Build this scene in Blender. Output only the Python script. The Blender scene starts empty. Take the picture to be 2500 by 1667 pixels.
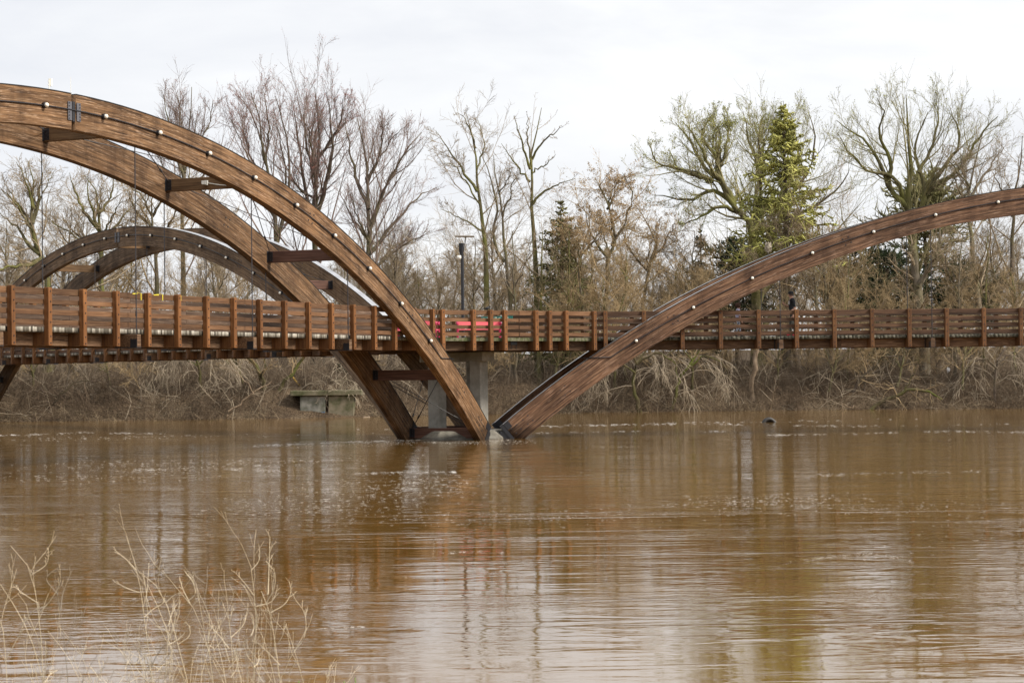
import bpy, bmesh, math, random
import numpy as np
from mathutils import Matrix, Vector

random.seed(7)
S = bpy.context.scene
COL = S.collection
R_ = math.radians

# ---------------------------------------------------------------- camera
CAMP = np.array([1.69774, -69.5282, 2.2])
FPX, PIT, ROL = 4894.39, 0.0161689, -0.0118398
_c, _s = math.cos(PIT), math.sin(PIT)
_r0, _u0, _f0 = Vector((1, 0, 0)), Vector((0, -_s, _c)), Vector((0, _c, _s))
_right = _r0 * math.cos(ROL) + _u0 * math.sin(ROL)
_up = -_r0 * math.sin(ROL) + _u0 * math.cos(ROL)
cam_d = bpy.data.cameras.new('camera')
cam = bpy.data.objects.new('camera', cam_d)
COL.objects.link(cam)
m = Matrix.Identity(4)
for i in range(3):
    m[i][0], m[i][1], m[i][2], m[i][3] = _right[i], _up[i], -_f0[i], CAMP[i]
cam.matrix_world = m
cam_d.sensor_width = 36.0
cam_d.lens = FPX / 2500 * 36
cam_d.clip_start, cam_d.clip_end = 0.3, 3000
cam_d.dof.use_dof = True
cam_d.dof.focus_distance = 74
cam_d.dof.aperture_fstop = 16
S.camera = cam

# ---------------------------------------------------------------- world: thin bright overcast over a sky texture
SUN_AZ = R_(-20)                         # from the right, square to the view
SUN_EL = R_(40)
SUNV = Vector((math.cos(SUN_EL) * math.cos(SUN_AZ), math.cos(SUN_EL) * math.sin(SUN_AZ), math.sin(SUN_EL)))
W = bpy.data.worlds.new('World')
S.world = W
W.use_nodes = True
nt = W.node_tree
nt.nodes.clear()


def N(nt, t, **kw):
    n = nt.nodes.new(t)
    for k, v in kw.items():
        if k.startswith('i_'):
            n.inputs[k[2:].replace('_', ' ')].default_value = v
        else:
            setattr(n, k, v)
    return n


def ramp(nt, stops, interp='LINEAR'):
    n = nt.nodes.new('ShaderNodeValToRGB')
    cr = n.color_ramp
    cr.interpolation = interp
    while len(cr.elements) < len(stops):
        cr.elements.new(0.5)
    for e, (p, c) in zip(cr.elements, stops):
        e.position = p
        e.color = (*c, 1) if len(c) == 3 else c
    return n


L = nt.links.new
sky = N(nt, 'ShaderNodeTexSky', sky_type='NISHITA', sun_disc=False)
sky.sun_elevation = SUN_EL
sky.sun_rotation = math.pi / 2 - SUN_AZ
bg1 = N(nt, 'ShaderNodeBackground', i_Strength=0.07)
L(sky.outputs[0], bg1.inputs[0])
tc = N(nt, 'ShaderNodeTexCoord')
mp = N(nt, 'ShaderNodeMapping')
mp.inputs['Scale'].default_value = (3.0, 3.0, 9.0)
L(tc.outputs['Generated'], mp.inputs[0])
nz = N(nt, 'ShaderNodeTexNoise', i_Scale=1.6, i_Detail=7.0, i_Roughness=0.55, i_Distortion=0.4)
L(mp.outputs[0], nz.inputs['Vector'])
cl = ramp(nt, [(0.30, (0.60, 0.61, 0.645)), (0.50, (0.68, 0.685, 0.70)), (0.68, (0.77, 0.77, 0.775))])
L(nz.outputs[0], cl.inputs[0])
dot = N(nt, 'ShaderNodeVectorMath', operation='DOT_PRODUCT')
L(tc.outputs['Generated'], dot.inputs[0])
dot.inputs[1].default_value = SUNV
glow = N(nt, 'ShaderNodeMapRange')
glow.inputs[1].default_value, glow.inputs[2].default_value = 0.05, 1.0
glow.inputs[3].default_value, glow.inputs[4].default_value = 0.95, 1.5
L(dot.outputs['Value'], glow.inputs[0])
mulc = N(nt, 'ShaderNodeMix', data_type='RGBA', blend_type='MULTIPLY')
mulc.inputs[0].default_value = 1
L(cl.outputs[0], mulc.inputs[6])
L(glow.outputs[0], mulc.inputs[7])
bg2 = N(nt, 'ShaderNodeBackground', i_Strength=1.0)
L(mulc.outputs[2], bg2.inputs[0])
mx = N(nt, 'ShaderNodeMixShader')
mx.inputs[0].default_value = 0.9
L(bg1.outputs[0], mx.inputs[1])
L(bg2.outputs[0], mx.inputs[2])
wo = N(nt, 'ShaderNodeOutputWorld')
L(mx.outputs[0], wo.inputs[0])

sun_d = bpy.data.lights.new('sun', 'SUN')
sun_d.energy = 3.1
sun_d.angle = R_(12)
sun_d.color = (1.0, 0.92, 0.80)
sun = bpy.data.objects.new('sun', sun_d)
COL.objects.link(sun)
sun.rotation_euler = SUNV.to_track_quat('Z', 'Y').to_euler()

S.view_settings.view_transform = 'Standard'
S.view_settings.look = 'None'
S.view_settings.exposure = 0.64
S.view_settings.gamma = 1.0
S.cycles.max_bounces = 5
S.cycles.diffuse_bounces = 2
S.cycles.glossy_bounces = 3
S.cycles.transparent_max_bounces = 4
S.cycles.caustics_reflective = False
S.cycles.caustics_refractive = False
S.cycles.use_denoising = True

# ---------------------------------------------------------------- layout helpers (survey of the place from the photograph)


def ray(u, v):
    x = (u - 1250) / FPX
    y = -(v - 833.5) / FPX
    cr, sr = math.cos(ROL), math.sin(ROL)
    xr, up = x * cr - y * sr, x * sr + y * cr
    return np.array([xr, _c - up * _s, _s + up * _c])


def at_y(u, v, y):
    r = ray(u, v)
    return CAMP + r * ((y - CAMP[1]) / r[1])


def on_z(u, v, z):
    r = ray(u, v)
    return CAMP + r * ((z - CAMP[2]) / r[2])


# ---------------------------------------------------------------- mesh helpers


def mesh_np(name, V, Fs, mats, uv=None, smooth=False, mi=None):
    """V (n,3); Fs list of (m,k) index arrays"""
    me = bpy.data.meshes.new(name)
    V = np.asarray(V, np.float32)
    Fs = [np.asarray(f, np.int32) for f in Fs if len(f)]
    me.vertices.add(len(V))
    me.vertices.foreach_set('co', V.ravel())
    nl = sum(f.size for f in Fs)
    npoly = sum(len(f) for f in Fs)
    me.loops.add(nl)
    me.polygons.add(npoly)
    loops = np.concatenate([f.ravel() for f in Fs])
    starts, o = [], 0
    for f in Fs:
        starts.append(o + np.arange(len(f)) * f.shape[1])
        o += f.size
    me.loops.foreach_set('vertex_index', loops)
    me.polygons.foreach_set('loop_start', np.concatenate(starts).astype(np.int32))
    if smooth:
        me.polygons.foreach_set('use_smooth', np.ones(npoly, bool))
    for mt in (mats if isinstance(mats, (list, tuple)) else [mats]):
        me.materials.append(mt)
    if mi is not None:
        me.polygons.foreach_set('material_index', np.asarray(mi, np.int32))
    if uv is not None:
        l = me.uv_layers.new(name='UVMap')
        l.data.foreach_set('uv', np.asarray(uv, np.float32)[loops].ravel())
    me.update(calc_edges=True)
    return me


def link(name, me, parent=None, loc=None, rotz=0.0):
    o = bpy.data.objects.new(name, me)
    COL.objects.link(o)
    o.parent = parent
    if loc is not None:
        o.location = loc
    if rotz:
        o.rotation_euler = (0, 0, rotz)
    return o


def tag(o, label=None, cat=None, group=None, kind=None):
    if label:
        o['label'] = label
    if cat:
        o['category'] = cat
    if group:
        o['group'] = group
    if kind:
        o['kind'] = kind
    return o


class MB:
    """collects simple solids into one mesh"""

    def __init__(s):
        s.v, s.f, s.m = [], [], []

    def add(s, vs, fs, mi=0):
        n = len(s.v)
        s.v += [tuple(v) for v in vs]
        s.f += [tuple(i + n for i in f) for f in fs]
        s.m += [mi] * len(fs)
        return s

    def box(s, x0, x1, y0, y1, z0, z1, mi=0, M=None):
        vs = [(x, y, z) for z in (z0, z1) for y in (y0, y1) for x in (x0, x1)]
        if M is not None:
            vs = [M @ Vector(v) for v in vs]
        return s.add(vs, [(0, 2, 3, 1), (4, 5, 7, 6), (0, 1, 5, 4), (2, 6, 7, 3), (0, 4, 6, 2), (1, 3, 7, 5)], mi)

    def cyl(s, p, q, r, r2=None, n=8, mi=0, caps=True):
        p, q = Vector(p), Vector(q)
        d = (q - p).normalized()
        u = d.orthogonal().normalized()
        w = d.cross(u)
        r2 = r if r2 is None else r2
        vs = []
        for c, rr in ((p, r), (q, r2)):
            for i in range(n):
                a = 2 * math.pi * i / n
                vs.append(c + u * (rr * math.cos(a)) + w * (rr * math.sin(a)))
        fs = [(i, (i + 1) % n, n + (i + 1) % n, n + i) for i in range(n)]
        if caps:
            fs += [tuple(range(n - 1, -1, -1)), tuple(range(n, 2 * n))]
        return s.add(vs, fs, mi)

    def lathe(s, prof, c=(0, 0, 0), n=12, mi=0, M=None):
        vs, fs = [], []
        for (r, z) in prof:
            for i in range(n):
                a = 2 * math.pi * i / n
                v = Vector((c[0] + r * math.cos(a), c[1] + r * math.sin(a), c[2] + z))
                vs.append(M @ v if M is not None else v)
        for j in range(len(prof) - 1):
            for i in range(n):
                fs.append((j * n + i, j * n + (i + 1) % n, (j + 1) * n + (i + 1) % n, (j + 1) * n + i))
        return s.add(vs, fs, mi)

    def prism(s, pts, z0, z1, mi=0, M=None):
        n = len(pts)
        vs = [(x, y, z0) for x, y in pts] + [(x, y, z1) for x, y in pts]
        if M is not None:
            vs = [M @ Vector(v) for v in vs]
        fs = [tuple(range(n - 1, -1, -1)), tuple(range(n, 2 * n))] + [(i, (i + 1) % n, n + (i + 1) % n, n + i) for i in range(n)]
        return s.add(vs, fs, mi)

    def mesh(s, name, mats, bevel=0, smooth=False):
        me = bpy.data.meshes.new(name)
        me.from_pydata(s.v, [], s.f)
        for mt in (mats if isinstance(mats, (list, tuple)) else [mats]):
            me.materials.append(mt)
        me.polygons.foreach_set('material_index', s.m)
        if smooth:
            me.polygons.foreach_set('use_smooth', [True] * len(s.f))
        if bevel:
            bm = bmesh.new()
            bm.from_mesh(me)
            bmesh.ops.bevel(bm, geom=bm.edges[:], offset=bevel, segments=1, affect='EDGES', profile=0.5)
            bm.to_mesh(me)
            bm.free()
        me.update()
        return me


# ---------------------------------------------------------------- materials


def new_mat(name):
    mt = bpy.data.materials.new(name)
    mt.use_nodes = True
    nt = mt.node_tree
    b = nt.nodes['Principled BSDF']
    return mt, nt, b


def wood(name, stops, axis=0, uv=False, rough=0.75, lam=0.0, along=0.55, across=16.0, fleck=None, fleck_amt=0.0, bump=0.25, spec=0.25, blotch=0.45, lo=0.55, tone=(0.78, 1.2)):
    mt, nt, b = new_mat(name)
    L = nt.links.new
    tc = N(nt, 'ShaderNodeTexCoord')
    oi = N(nt, 'ShaderNodeObjectInfo')
    off = N(nt, 'ShaderNodeVectorMath', operation='SCALE')
    cmb = N(nt, 'ShaderNodeCombineXYZ')
    L(oi.outputs['Random'], cmb.inputs[0])
    L(oi.outputs['Random'], cmb.inputs[1])
    cmb.inputs[2].default_value = 0.37
    L(cmb.outputs[0], off.inputs[0])
    off.inputs['Scale'].default_value = 61.0
    add = N(nt, 'ShaderNodeVectorMath', operation='ADD')
    L(tc.outputs['UV' if uv else 'Object'], add.inputs[0])
    L(off.outputs[0], add.inputs[1])
    sc = [across] * 3
    sc[axis] = along
    mp = N(nt, 'ShaderNodeMapping')
    mp.inputs['Scale'].default_value = sc
    L(add.outputs[0], mp.inputs[0])
    n1 = N(nt, 'ShaderNodeTexNoise', i_Scale=1.0, i_Detail=6.0, i_Roughness=0.62, i_Distortion=0.25)
    L(mp.outputs[0], n1.inputs['Vector'])
    rp = ramp(nt, stops)
    L(n1.outputs[0], rp.inputs[0])
    n2 = N(nt, 'ShaderNodeTexNoise', i_Scale=0.9, i_Detail=3.0)
    L(add.outputs[0], n2.inputs['Vector'])
    r2 = ramp(nt, [(0.32, (lo, lo, lo)), (0.66, (1.12, 1.1, 1.08))])
    L(n2.outputs[0], r2.inputs[0])
    mul = N(nt, 'ShaderNodeMix', data_type='RGBA', blend_type='MULTIPLY')
    mul.inputs[0].default_value = blotch
    L(rp.outputs[0], mul.inputs[6])
    L(r2.outputs[0], mul.inputs[7])
    col = mul.outputs[2]
    if lam:
        sx = N(nt, 'ShaderNodeSeparateXYZ')
        L(add.outputs[0], sx.inputs[0])
        dv = N(nt, 'ShaderNodeMath', operation='DIVIDE')
        L(sx.outputs[1], dv.inputs[0])
        dv.inputs[1].default_value = lam
        fl = N(nt, 'ShaderNodeMath', operation='FLOOR')
        L(dv.outputs[0], fl.inputs[0])
        du = N(nt, 'ShaderNodeMath', operation='MULTIPLY_ADD')
        L(fl.outputs[0], du.inputs[0])
        du.inputs[1].default_value = 1.37
        uo = N(nt, 'ShaderNodeMath', operation='DIVIDE')
        L(sx.outputs[0], uo.inputs[0])
        uo.inputs[1].default_value = 4.2
        L(uo.outputs[0], du.inputs[2])
        fu = N(nt, 'ShaderNodeMath', operation='FLOOR')
        L(du.outputs[0], fu.inputs[0])
        cb = N(nt, 'ShaderNodeCombineXYZ')
        L(fu.outputs[0], cb.inputs[0])
        L(fl.outputs[0], cb.inputs[1])
        wn = N(nt, 'ShaderNodeTexWhiteNoise', noise_dimensions='2D')
        L(cb.outputs[0], wn.inputs['Vector'])
        r3 = ramp(nt, [(0.0, (0.62, 0.60, 0.58)), (0.5, (0.95, 0.95, 0.95)), (1.0, (1.25, 1.22, 1.18))])
        L(wn.outputs['Value'], r3.inputs[0])
        m3 = N(nt, 'ShaderNodeMix', data_type='RGBA', blend_type='MULTIPLY')
        m3.inputs[0].default_value = 0.75
        L(col, m3.inputs[6])
        L(r3.outputs[0], m3.inputs[7])
        col = m3.outputs[2]
        fr = N(nt, 'ShaderNodeMath', operation='FRACT')
        L(dv.outputs[0], fr.inputs[0])
        r4 = ramp(nt, [(0.0, (0.45, 0.42, 0.4)), (0.10, (1, 1, 1))])
        L(fr.outputs[0], r4.inputs[0])
        m4 = N(nt, 'ShaderNodeMix', data_type='RGBA', blend_type='MULTIPLY')
        m4.inputs[0].default_value = 0.45
        L(col, m4.inputs[6])
        L(r4.outputs[0], m4.inputs[7])
        col = m4.outputs[2]
    if fleck is not None:
        sc2 = [across * 2.2] * 3
        sc2[axis] = along * 2.6
        mp2 = N(nt, 'ShaderNodeMapping')
        mp2.inputs['Scale'].default_value = sc2
        mp2.inputs['Location'].default_value = (7.3, 3.1, 5.5)
        L(add.outputs[0], mp2.inputs[0])
        n3 = N(nt, 'ShaderNodeTexNoise', i_Scale=1.0, i_Detail=4.0, i_Roughness=0.6)
        L(mp2.outputs[0], n3.inputs['Vector'])
        r5 = ramp(nt, [(0.57, (0, 0, 0)), (0.66, (1, 1, 1))])
        L(n3.outputs[0], r5.inputs[0])
        am = N(nt, 'ShaderNodeMath', operation='MULTIPLY')
        L(r5.outputs[0], am.inputs[0])
        am.inputs[1].default_value = fleck_amt
        m5 = N(nt, 'ShaderNodeMix', data_type='RGBA')
        L(am.outputs[0], m5.inputs[0])
        L(col, m5.inputs[6])
        m5.inputs[7].default_value = (*fleck, 1)
        col = m5.outputs[2]
    if uv:      # wet, silted band where the flood has wetted the arch feet, and run-off stains
        gm_ = N(nt, 'ShaderNodeNewGeometry')
        sz = N(nt, 'ShaderNodeSeparateXYZ')
        L(gm_.outputs['Position'], sz.inputs[0])
        nw = N(nt, 'ShaderNodeTexNoise', i_Scale=2.5, i_Detail=4.0)
        L(gm_.outputs['Position'], nw.inputs['Vector'])
        az_ = N(nt, 'ShaderNodeMath', operation='MULTIPLY_ADD')
        L(nw.outputs[0], az_.inputs[0])
        az_.inputs[1].default_value = -0.35
        L(sz.outputs[2], az_.inputs[2])
        rw = ramp(nt, [(0.10, (0.42, 0.40, 0.36)), (0.30, (1, 1, 1))])
        L(az_.outputs[0], rw.inputs[0])
        mw = N(nt, 'ShaderNodeMix', data_type='RGBA', blend_type='MULTIPLY')
        mw.inputs[0].default_value = 1.0
        L(col, mw.inputs[6])
        L(rw.outputs[0], mw.inputs[7])
        mps = N(nt, 'ShaderNodeMapping')
        mps.inputs['Scale'].default_value = (1.4, 1.4, 0.35)
        L(gm_.outputs['Position'], mps.inputs[0])
        ns = N(nt, 'ShaderNodeTexNoise', i_Scale=1.0, i_Detail=5.0, i_Roughness=0.65)
        L(mps.outputs[0], ns.inputs['Vector'])
        rs = ramp(nt, [(0.36, (0.58, 0.55, 0.53)), (0.52, (1, 1, 1)), (0.70, (1.12, 1.1, 1.08))])
        L(ns.outputs[0], rs.inputs[0])
        ms_ = N(nt, 'ShaderNodeMix', data_type='RGBA', blend_type='MULTIPLY')
        ms_.inputs[0].default_value = 0.85
        L(mw.outputs[2], ms_.inputs[6])
        L(rs.outputs[0], ms_.inputs[7])
        col = ms_.outputs[2]
    # per-piece tone
    hv = N(nt, 'ShaderNodeHueSaturation')
    mr = N(nt, 'ShaderNodeMapRange')
    mr.inputs[3].default_value, mr.inputs[4].default_value = tone
    L(oi.outputs['Random'], mr.inputs[0])
    L(mr.outputs[0], hv.inputs['Value'])
    L(col, hv.inputs['Color'])
    L(hv.outputs[0], b.inputs['Base Color'])
    b.inputs['Roughness'].default_value = rough
    b.inputs['Specular IOR Level'].default_value = spec
    bp = N(nt, 'ShaderNodeBump', i_Strength=bump, i_Distance=0.01)
    L(n1.outputs[0], bp.inputs['Height'])
    L(bp.outputs[0], b.inputs['Normal'])
    return mt


def plain(name, col, rough=0.6, metal=0.0, spec=0.4, var=0.25, scale=6.0, col2=None, bump=0.0, rnd=0.0, lohi=(0.35, 0.65), emit=None):
    mt, nt, b = new_mat(name)
    L = nt.links.new
    tc = N(nt, 'ShaderNodeTexCoord')
    nz = N(nt, 'ShaderNodeTexNoise', i_Scale=scale, i_Detail=5.0, i_Roughness=0.6)
    L(tc.outputs['Object'], nz.inputs['Vector'])
    c2 = col2 or tuple(c * (1 - var) for c in col)
    rp = ramp(nt, [(lohi[0], c2), (lohi[1], col)])
    L(nz.outputs[0], rp.inputs[0])
    out = rp.outputs[0]
    if rnd:
        oi = N(nt, 'ShaderNodeObjectInfo')
        mr = N(nt, 'ShaderNodeMapRange')
        mr.inputs[3].default_value, mr.inputs[4].default_value = 1 - rnd, 1 + rnd
        L(oi.outputs['Random'], mr.inputs[0])
        hv = N(nt, 'ShaderNodeHueSaturation')
        L(mr.outputs[0], hv.inputs['Value'])
        L(out, hv.inputs['Color'])
        out = hv.outputs[0]
    L(out, b.inputs['Base Color'])
    b.inputs['Roughness'].default_value = rough
    b.inputs['Metallic'].default_value = metal
    b.inputs['Specular IOR Level'].default_value = spec
    if bump:
        bp = N(nt, 'ShaderNodeBump', i_Strength=bump, i_Distance=0.03)
        L(nz.outputs[0], bp.inputs['Height'])
        L(bp.outputs[0], b.inputs['Normal'])
    return mt


M = {}
M['arch_near'] = wood('arch_timber_sunlit', [(0.34, (0.031, 0.016, 0.008)), (0.44, (0.111, 0.060, 0.028)), (0.58, (0.187, 0.108, 0.055)), (0.72, (0.329, 0.216, 0.125))],  # sunlit warmth put into the colour; the right arch's copy is darker
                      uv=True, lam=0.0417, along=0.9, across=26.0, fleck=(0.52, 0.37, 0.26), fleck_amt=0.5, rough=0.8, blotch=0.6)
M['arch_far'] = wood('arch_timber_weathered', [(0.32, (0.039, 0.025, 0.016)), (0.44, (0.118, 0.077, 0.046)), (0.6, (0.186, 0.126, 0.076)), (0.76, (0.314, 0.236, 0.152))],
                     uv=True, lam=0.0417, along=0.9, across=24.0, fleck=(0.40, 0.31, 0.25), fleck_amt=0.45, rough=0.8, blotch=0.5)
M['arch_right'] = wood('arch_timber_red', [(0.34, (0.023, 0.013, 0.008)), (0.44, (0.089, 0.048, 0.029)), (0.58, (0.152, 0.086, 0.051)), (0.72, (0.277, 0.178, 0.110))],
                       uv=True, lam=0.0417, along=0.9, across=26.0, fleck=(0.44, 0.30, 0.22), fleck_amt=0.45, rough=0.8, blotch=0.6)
M['post'] = wood('stained_post', [(0.3, (0.090, 0.037, 0.013)), (0.5, (0.170, 0.071, 0.023)), (0.72, (0.250, 0.113, 0.040))], axis=2, along=1.2, across=18, blotch=0.4, rough=0.7)
M['board'] = wood('stained_rail_board', [(0.28, (0.069, 0.032, 0.015)), (0.5, (0.133, 0.067, 0.032)), (0.74, (0.193, 0.109, 0.057))], axis=0, along=0.9, across=22,
                  fleck=(0.36, 0.23, 0.14), fleck_amt=0.25, blotch=0.5, rough=0.72, tone=(0.65, 1.35))
M['board_inner'] = wood('weathered_rail_board', [(0.28, (0.045, 0.027, 0.018)), (0.5, (0.10, 0.062, 0.042)), (0.74, (0.17, 0.112, 0.078))], axis=0, along=0.9, across=22, fleck=(0.34, 0.25, 0.18), fleck_amt=0.25, blotch=0.5, rough=0.8, tone=(0.7, 1.3))
M['board_red'] = wood('stained_rail_board_red', [(0.28, (0.037, 0.020, 0.012)), (0.5, (0.092, 0.049, 0.028)), (0.74, (0.156, 0.091, 0.051))], axis=0, along=1.2, across=30,
                      fleck=(0.36, 0.2, 0.12), fleck_amt=0.25, blotch=0.7, rough=0.72)
M['post_red'] = wood('stained_post_red', [(0.3, (0.067, 0.030, 0.013)), (0.5, (0.128, 0.058, 0.023)), (0.72, (0.190, 0.094, 0.036))], axis=2, along=1.2, across=18, blotch=0.4, rough=0.7)
M['stringer'] = wood('stringer_timber', [(0.28, (0.043, 0.023, 0.013)), (0.5, (0.119, 0.067, 0.037)), (0.74, (0.237, 0.149, 0.083))], axis=0, along=1.1, across=28,
                     fleck=(0.46, 0.29, 0.18), fleck_amt=0.5, blotch=0.7)
M['beam'] = wood('cross_beam_timber', [(0.28, (0.07, 0.04, 0.02)), (0.5, (0.17, 0.10, 0.05)), (0.74, (0.26, 0.17, 0.09))], axis=1, along=1.1, across=28, blotch=0.8)
M['beam_red_shaded'] = wood('cross_beam_red_shaded', [(0.28, (0.065, 0.032, 0.024)), (0.5, (0.13, 0.066, 0.048)), (0.74, (0.20, 0.11, 0.08))], axis=1, along=1.1, across=28, blotch=0.5)  # reddish beams; shade under the deck is put into this darker tone
M['deck_white'] = plain('deck_plank_peeling', (0.40, 0.37, 0.31), 0.9, var=0.8, scale=9, col2=(0.12, 0.10, 0.07), lohi=(0.42, 0.56))
mt, nt, b = new_mat('deck_plank_peeling')
L = nt.links.new
tc = N(nt, 'ShaderNodeTexCoord')
sx = N(nt, 'ShaderNodeSeparateXYZ')
L(tc.outputs['Object'], sx.inputs[0])
dv = N(nt, 'ShaderNodeMath', operation='DIVIDE')
L(sx.outputs[0], dv.inputs[0])
dv.inputs[1].default_value = 0.071
fl = N(nt, 'ShaderNodeMath', operation='FLOOR')
L(dv.outputs[0], fl.inputs[0])
wn = N(nt, 'ShaderNodeTexWhiteNoise', noise_dimensions='1D')
L(fl.outputs[0], wn.inputs['W'])
rp = ramp(nt, [(0.0, (0.05, 0.042, 0.03)), (0.35, (0.12, 0.105, 0.08)), (0.65, (0.24, 0.22, 0.18)), (1.0, (0.44, 0.41, 0.35))])
L(wn.outputs['Value'], rp.inputs[0])
L(rp.outputs[0], b.inputs['Base Color'])
b.inputs['Roughness'].default_value = 0.9
M['deck_white'] = mt
M['deck_moss'] = plain('deck_plank_mossy', (0.16, 0.15, 0.10), 0.95, scale=9, col2=(0.06, 0.075, 0.025), lohi=(0.4, 0.6))
M['deck_grey'] = plain('deck_plank_grey', (0.15, 0.14, 0.11), 0.95, scale=9, col2=(0.05, 0.05, 0.035), lohi=(0.4, 0.6))
M['steel'] = plain('black_painted_steel', (0.018, 0.018, 0.022), 0.45, spec=0.4, var=0.3)
M['steel_grey'] = plain('grey_hinge_steel', (0.11, 0.11, 0.125), 0.5, spec=0.4, var=0.3)
M['rod'] = plain('dark_steel_rod', (0.035, 0.030, 0.032), 0.5, spec=0.4)
M['flash'] = plain('zinc_flashing', (0.62, 0.62, 0.63), 0.32, metal=0.85, var=0.3, scale=2)
M['flash_edge'] = plain('flashing_edge', (0.02, 0.018, 0.016), 0.6)
M['globe'] = plain('milk_glass', (0.82, 0.80, 0.72), 0.25, spec=0.5, var=0.1)
M['concrete'] = plain('pier_concrete', (0.38, 0.36, 0.32), 0.9, scale=2.2, col2=(0.22, 0.21, 0.18), bump=0.3)
M['concrete_wet'] = plain('wet_footing_concrete', (0.25, 0.235, 0.20), 0.8, scale=3, col2=(0.12, 0.11, 0.09), bump=0.4)
M['concrete_old'] = plain('old_concrete', (0.26, 0.25, 0.22), 0.95, scale=1.7, col2=(0.07, 0.075, 0.05), bump=0.5)
M['concrete_moss'] = plain('mossy_concrete', (0.20, 0.17, 0.12), 0.95, scale=2.0, col2=(0.06, 0.065, 0.025), bump=0.5)

# ---------------------------------------------------------------- terrain
FBX = np.array([-150, -60, -40, -25, -14, -6, 1.6, 8, 14, 29, 45, 60, 150.])
FBY = np.array([20, 30, 34, 35.9, 35.2, 37.2, 41.2, 42.2, 42.0, 39.4, 36, 30, 10.])


def bank_y(x):
    return np.interp(x, FBX, FBY)


def smooth(t):
    t = np.clip(t, 0, 1)
    return t * t * (3 - 2 * t)


def near_y(x):      # water edge on the photographer's side
    return np.interp(x, [-200, -30, -16, -5, 2.5, 12, 60, 200], [-38, -40, -52, -60.3, -61.0, -61.5, -60, -58])


def ground_z(x, y):
    x, y = np.asarray(x, float), np.asarray(y, float)
    wob = 0.35 * np.sin(x * 0.63 + 1.3) + 0.25 * np.sin(x * 1.7 + y * 0.4) + 0.2 * np.sin(y * 0.9 - x * 0.23)
    df = y - bank_y(x)
    zf = -1.6 + 1.6 * smooth((df + 3) / 3) + 1.5 * smooth(df / 3.2) + 1.1 * smooth((df - 3) / 9) + 0.35 * wob * smooth((df - 0.2) / 2)
    zf = zf + 0.012 * np.clip(df - 12, 0, 400)
    dn = near_y(x) - y
    zn = -1.6 + 1.6 * smooth((dn + 3) / 3) + 0.62 * smooth(dn / 2.6) + 0.08 * wob * smooth(dn / 2)
    ze = -1.6 + 4.2 * smooth((np.abs(x - 2) - 50) / 8)
    return np.maximum(np.maximum(zf, zn), ze)


gx = np.unique(np.concatenate([np.linspace(-400, -60, 25), np.arange(-60, 60.01, 0.8), np.linspace(60, 400, 25)]))
gy = np.unique(np.concatenate([np.linspace(-160, -72, 16), np.arange(-72, -50, 0.8), np.linspace(-50, 18, 24), np.arange(18, 72, 0.7), np.linspace(72, 900, 50)]))
X, Y = np.meshgrid(gx, gy)
rg = np.random.default_rng(3)
Z = ground_z(X, Y) + rg.normal(0, 0.05, X.shape)
nx, ny = len(gx), len(gy)
I = np.arange(nx * ny).reshape(ny, nx)
quads = np.stack([I[:-1, :-1], I[:-1, 1:], I[1:, 1:], I[1:, :-1]], -1).reshape(-1, 4)

mt, nt, b = new_mat('leaf_litter_earth')
L = nt.links.new
tc = N(nt, 'ShaderNodeTexCoord')
n1 = N(nt, 'ShaderNodeTexNoise', i_Scale=0.5, i_Detail=8.0, i_Roughness=0.7)
n2 = N(nt, 'ShaderNodeTexVoronoi', i_Scale=9.0)
L(tc.outputs['Object'], n1.inputs['Vector'])
L(tc.outputs['Object'], n2.inputs['Vector'])
rp = ramp(nt, [(0.3, (0.035, 0.024, 0.016)), (0.5, (0.085, 0.06, 0.038)), (0.7, (0.14, 0.105, 0.068))])
L(n1.outputs[0], rp.inputs[0])
mm = N(nt, 'ShaderNodeMix', data_type='RGBA', blend_type='OVERLAY')
mm.inputs[0].default_value = 0.35
L(rp.outputs[0], mm.inputs[6])
bw = N(nt, 'ShaderNodeRGBToBW')
L(n2.outputs['Color'], bw.inputs[0])
L(bw.outputs[0], mm.inputs[7])
L(mm.outputs[2], b.inputs['Base Color'])
b.inputs['Roughness'].default_value = 0.95
b.inputs['Specular IOR Level'].default_value = 0.1
bp = N(nt, 'ShaderNodeBump', i_Strength=0.8, i_Distance=0.1)
L(n2.outputs['Distance'], bp.inputs['Height'])
L(bp.outputs[0], b.inputs['Normal'])
M['earth'] = mt
g = link('ground', mesh_np('ground', np.stack([X, Y, Z], -1).reshape(-1, 3), [quads], M['earth'], smooth=True))
tag(g, 'brown leaf-littered river banks and wood floor', kind='structure')

# ---------------------------------------------------------------- river water
mt, nt, b = new_mat('muddy_river_water')
L = nt.links.new
tc = N(nt, 'ShaderNodeTexCoord')


def wnoise(sx, sy, detail, rough=0.55, loc=(0, 0, 0), dist=0.0):
    mp = N(nt, 'ShaderNodeMapping')
    mp.inputs['Scale'].default_value = (sx, sy, 1)
    mp.inputs['Location'].default_value = loc
    mp.inputs['Rotation'].default_value = (0, 0, 0.06)
    L(tc.outputs['Object'], mp.inputs[0])
    n = N(nt, 'ShaderNodeTexNoise', i_Scale=1.0, i_Detail=detail, i_Roughness=rough, i_Distortion=dist)
    L(mp.outputs[0], n.inputs['Vector'])
    return n


big = wnoise(0.22, 0.55, 2.0, 0.35)
mid = wnoise(0.95, 2.5, 2.0, 0.4, dist=1.5)
small = wnoise(3.2, 8.0, 2.0, 0.45, loc=(3, 1, 0), dist=0.4)
fine = wnoise(9.0, 15.0, 2.0, 0.5, loc=(1, 7, 0))
maskA = wnoise(0.045, 0.26, 4.0, 0.6, loc=(11.2, 4.6, 0), dist=0.9)
maskB = wnoise(0.07, 1.1, 3.0, 0.6, loc=(2.7, 8.1, 0), dist=1.2)


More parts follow.
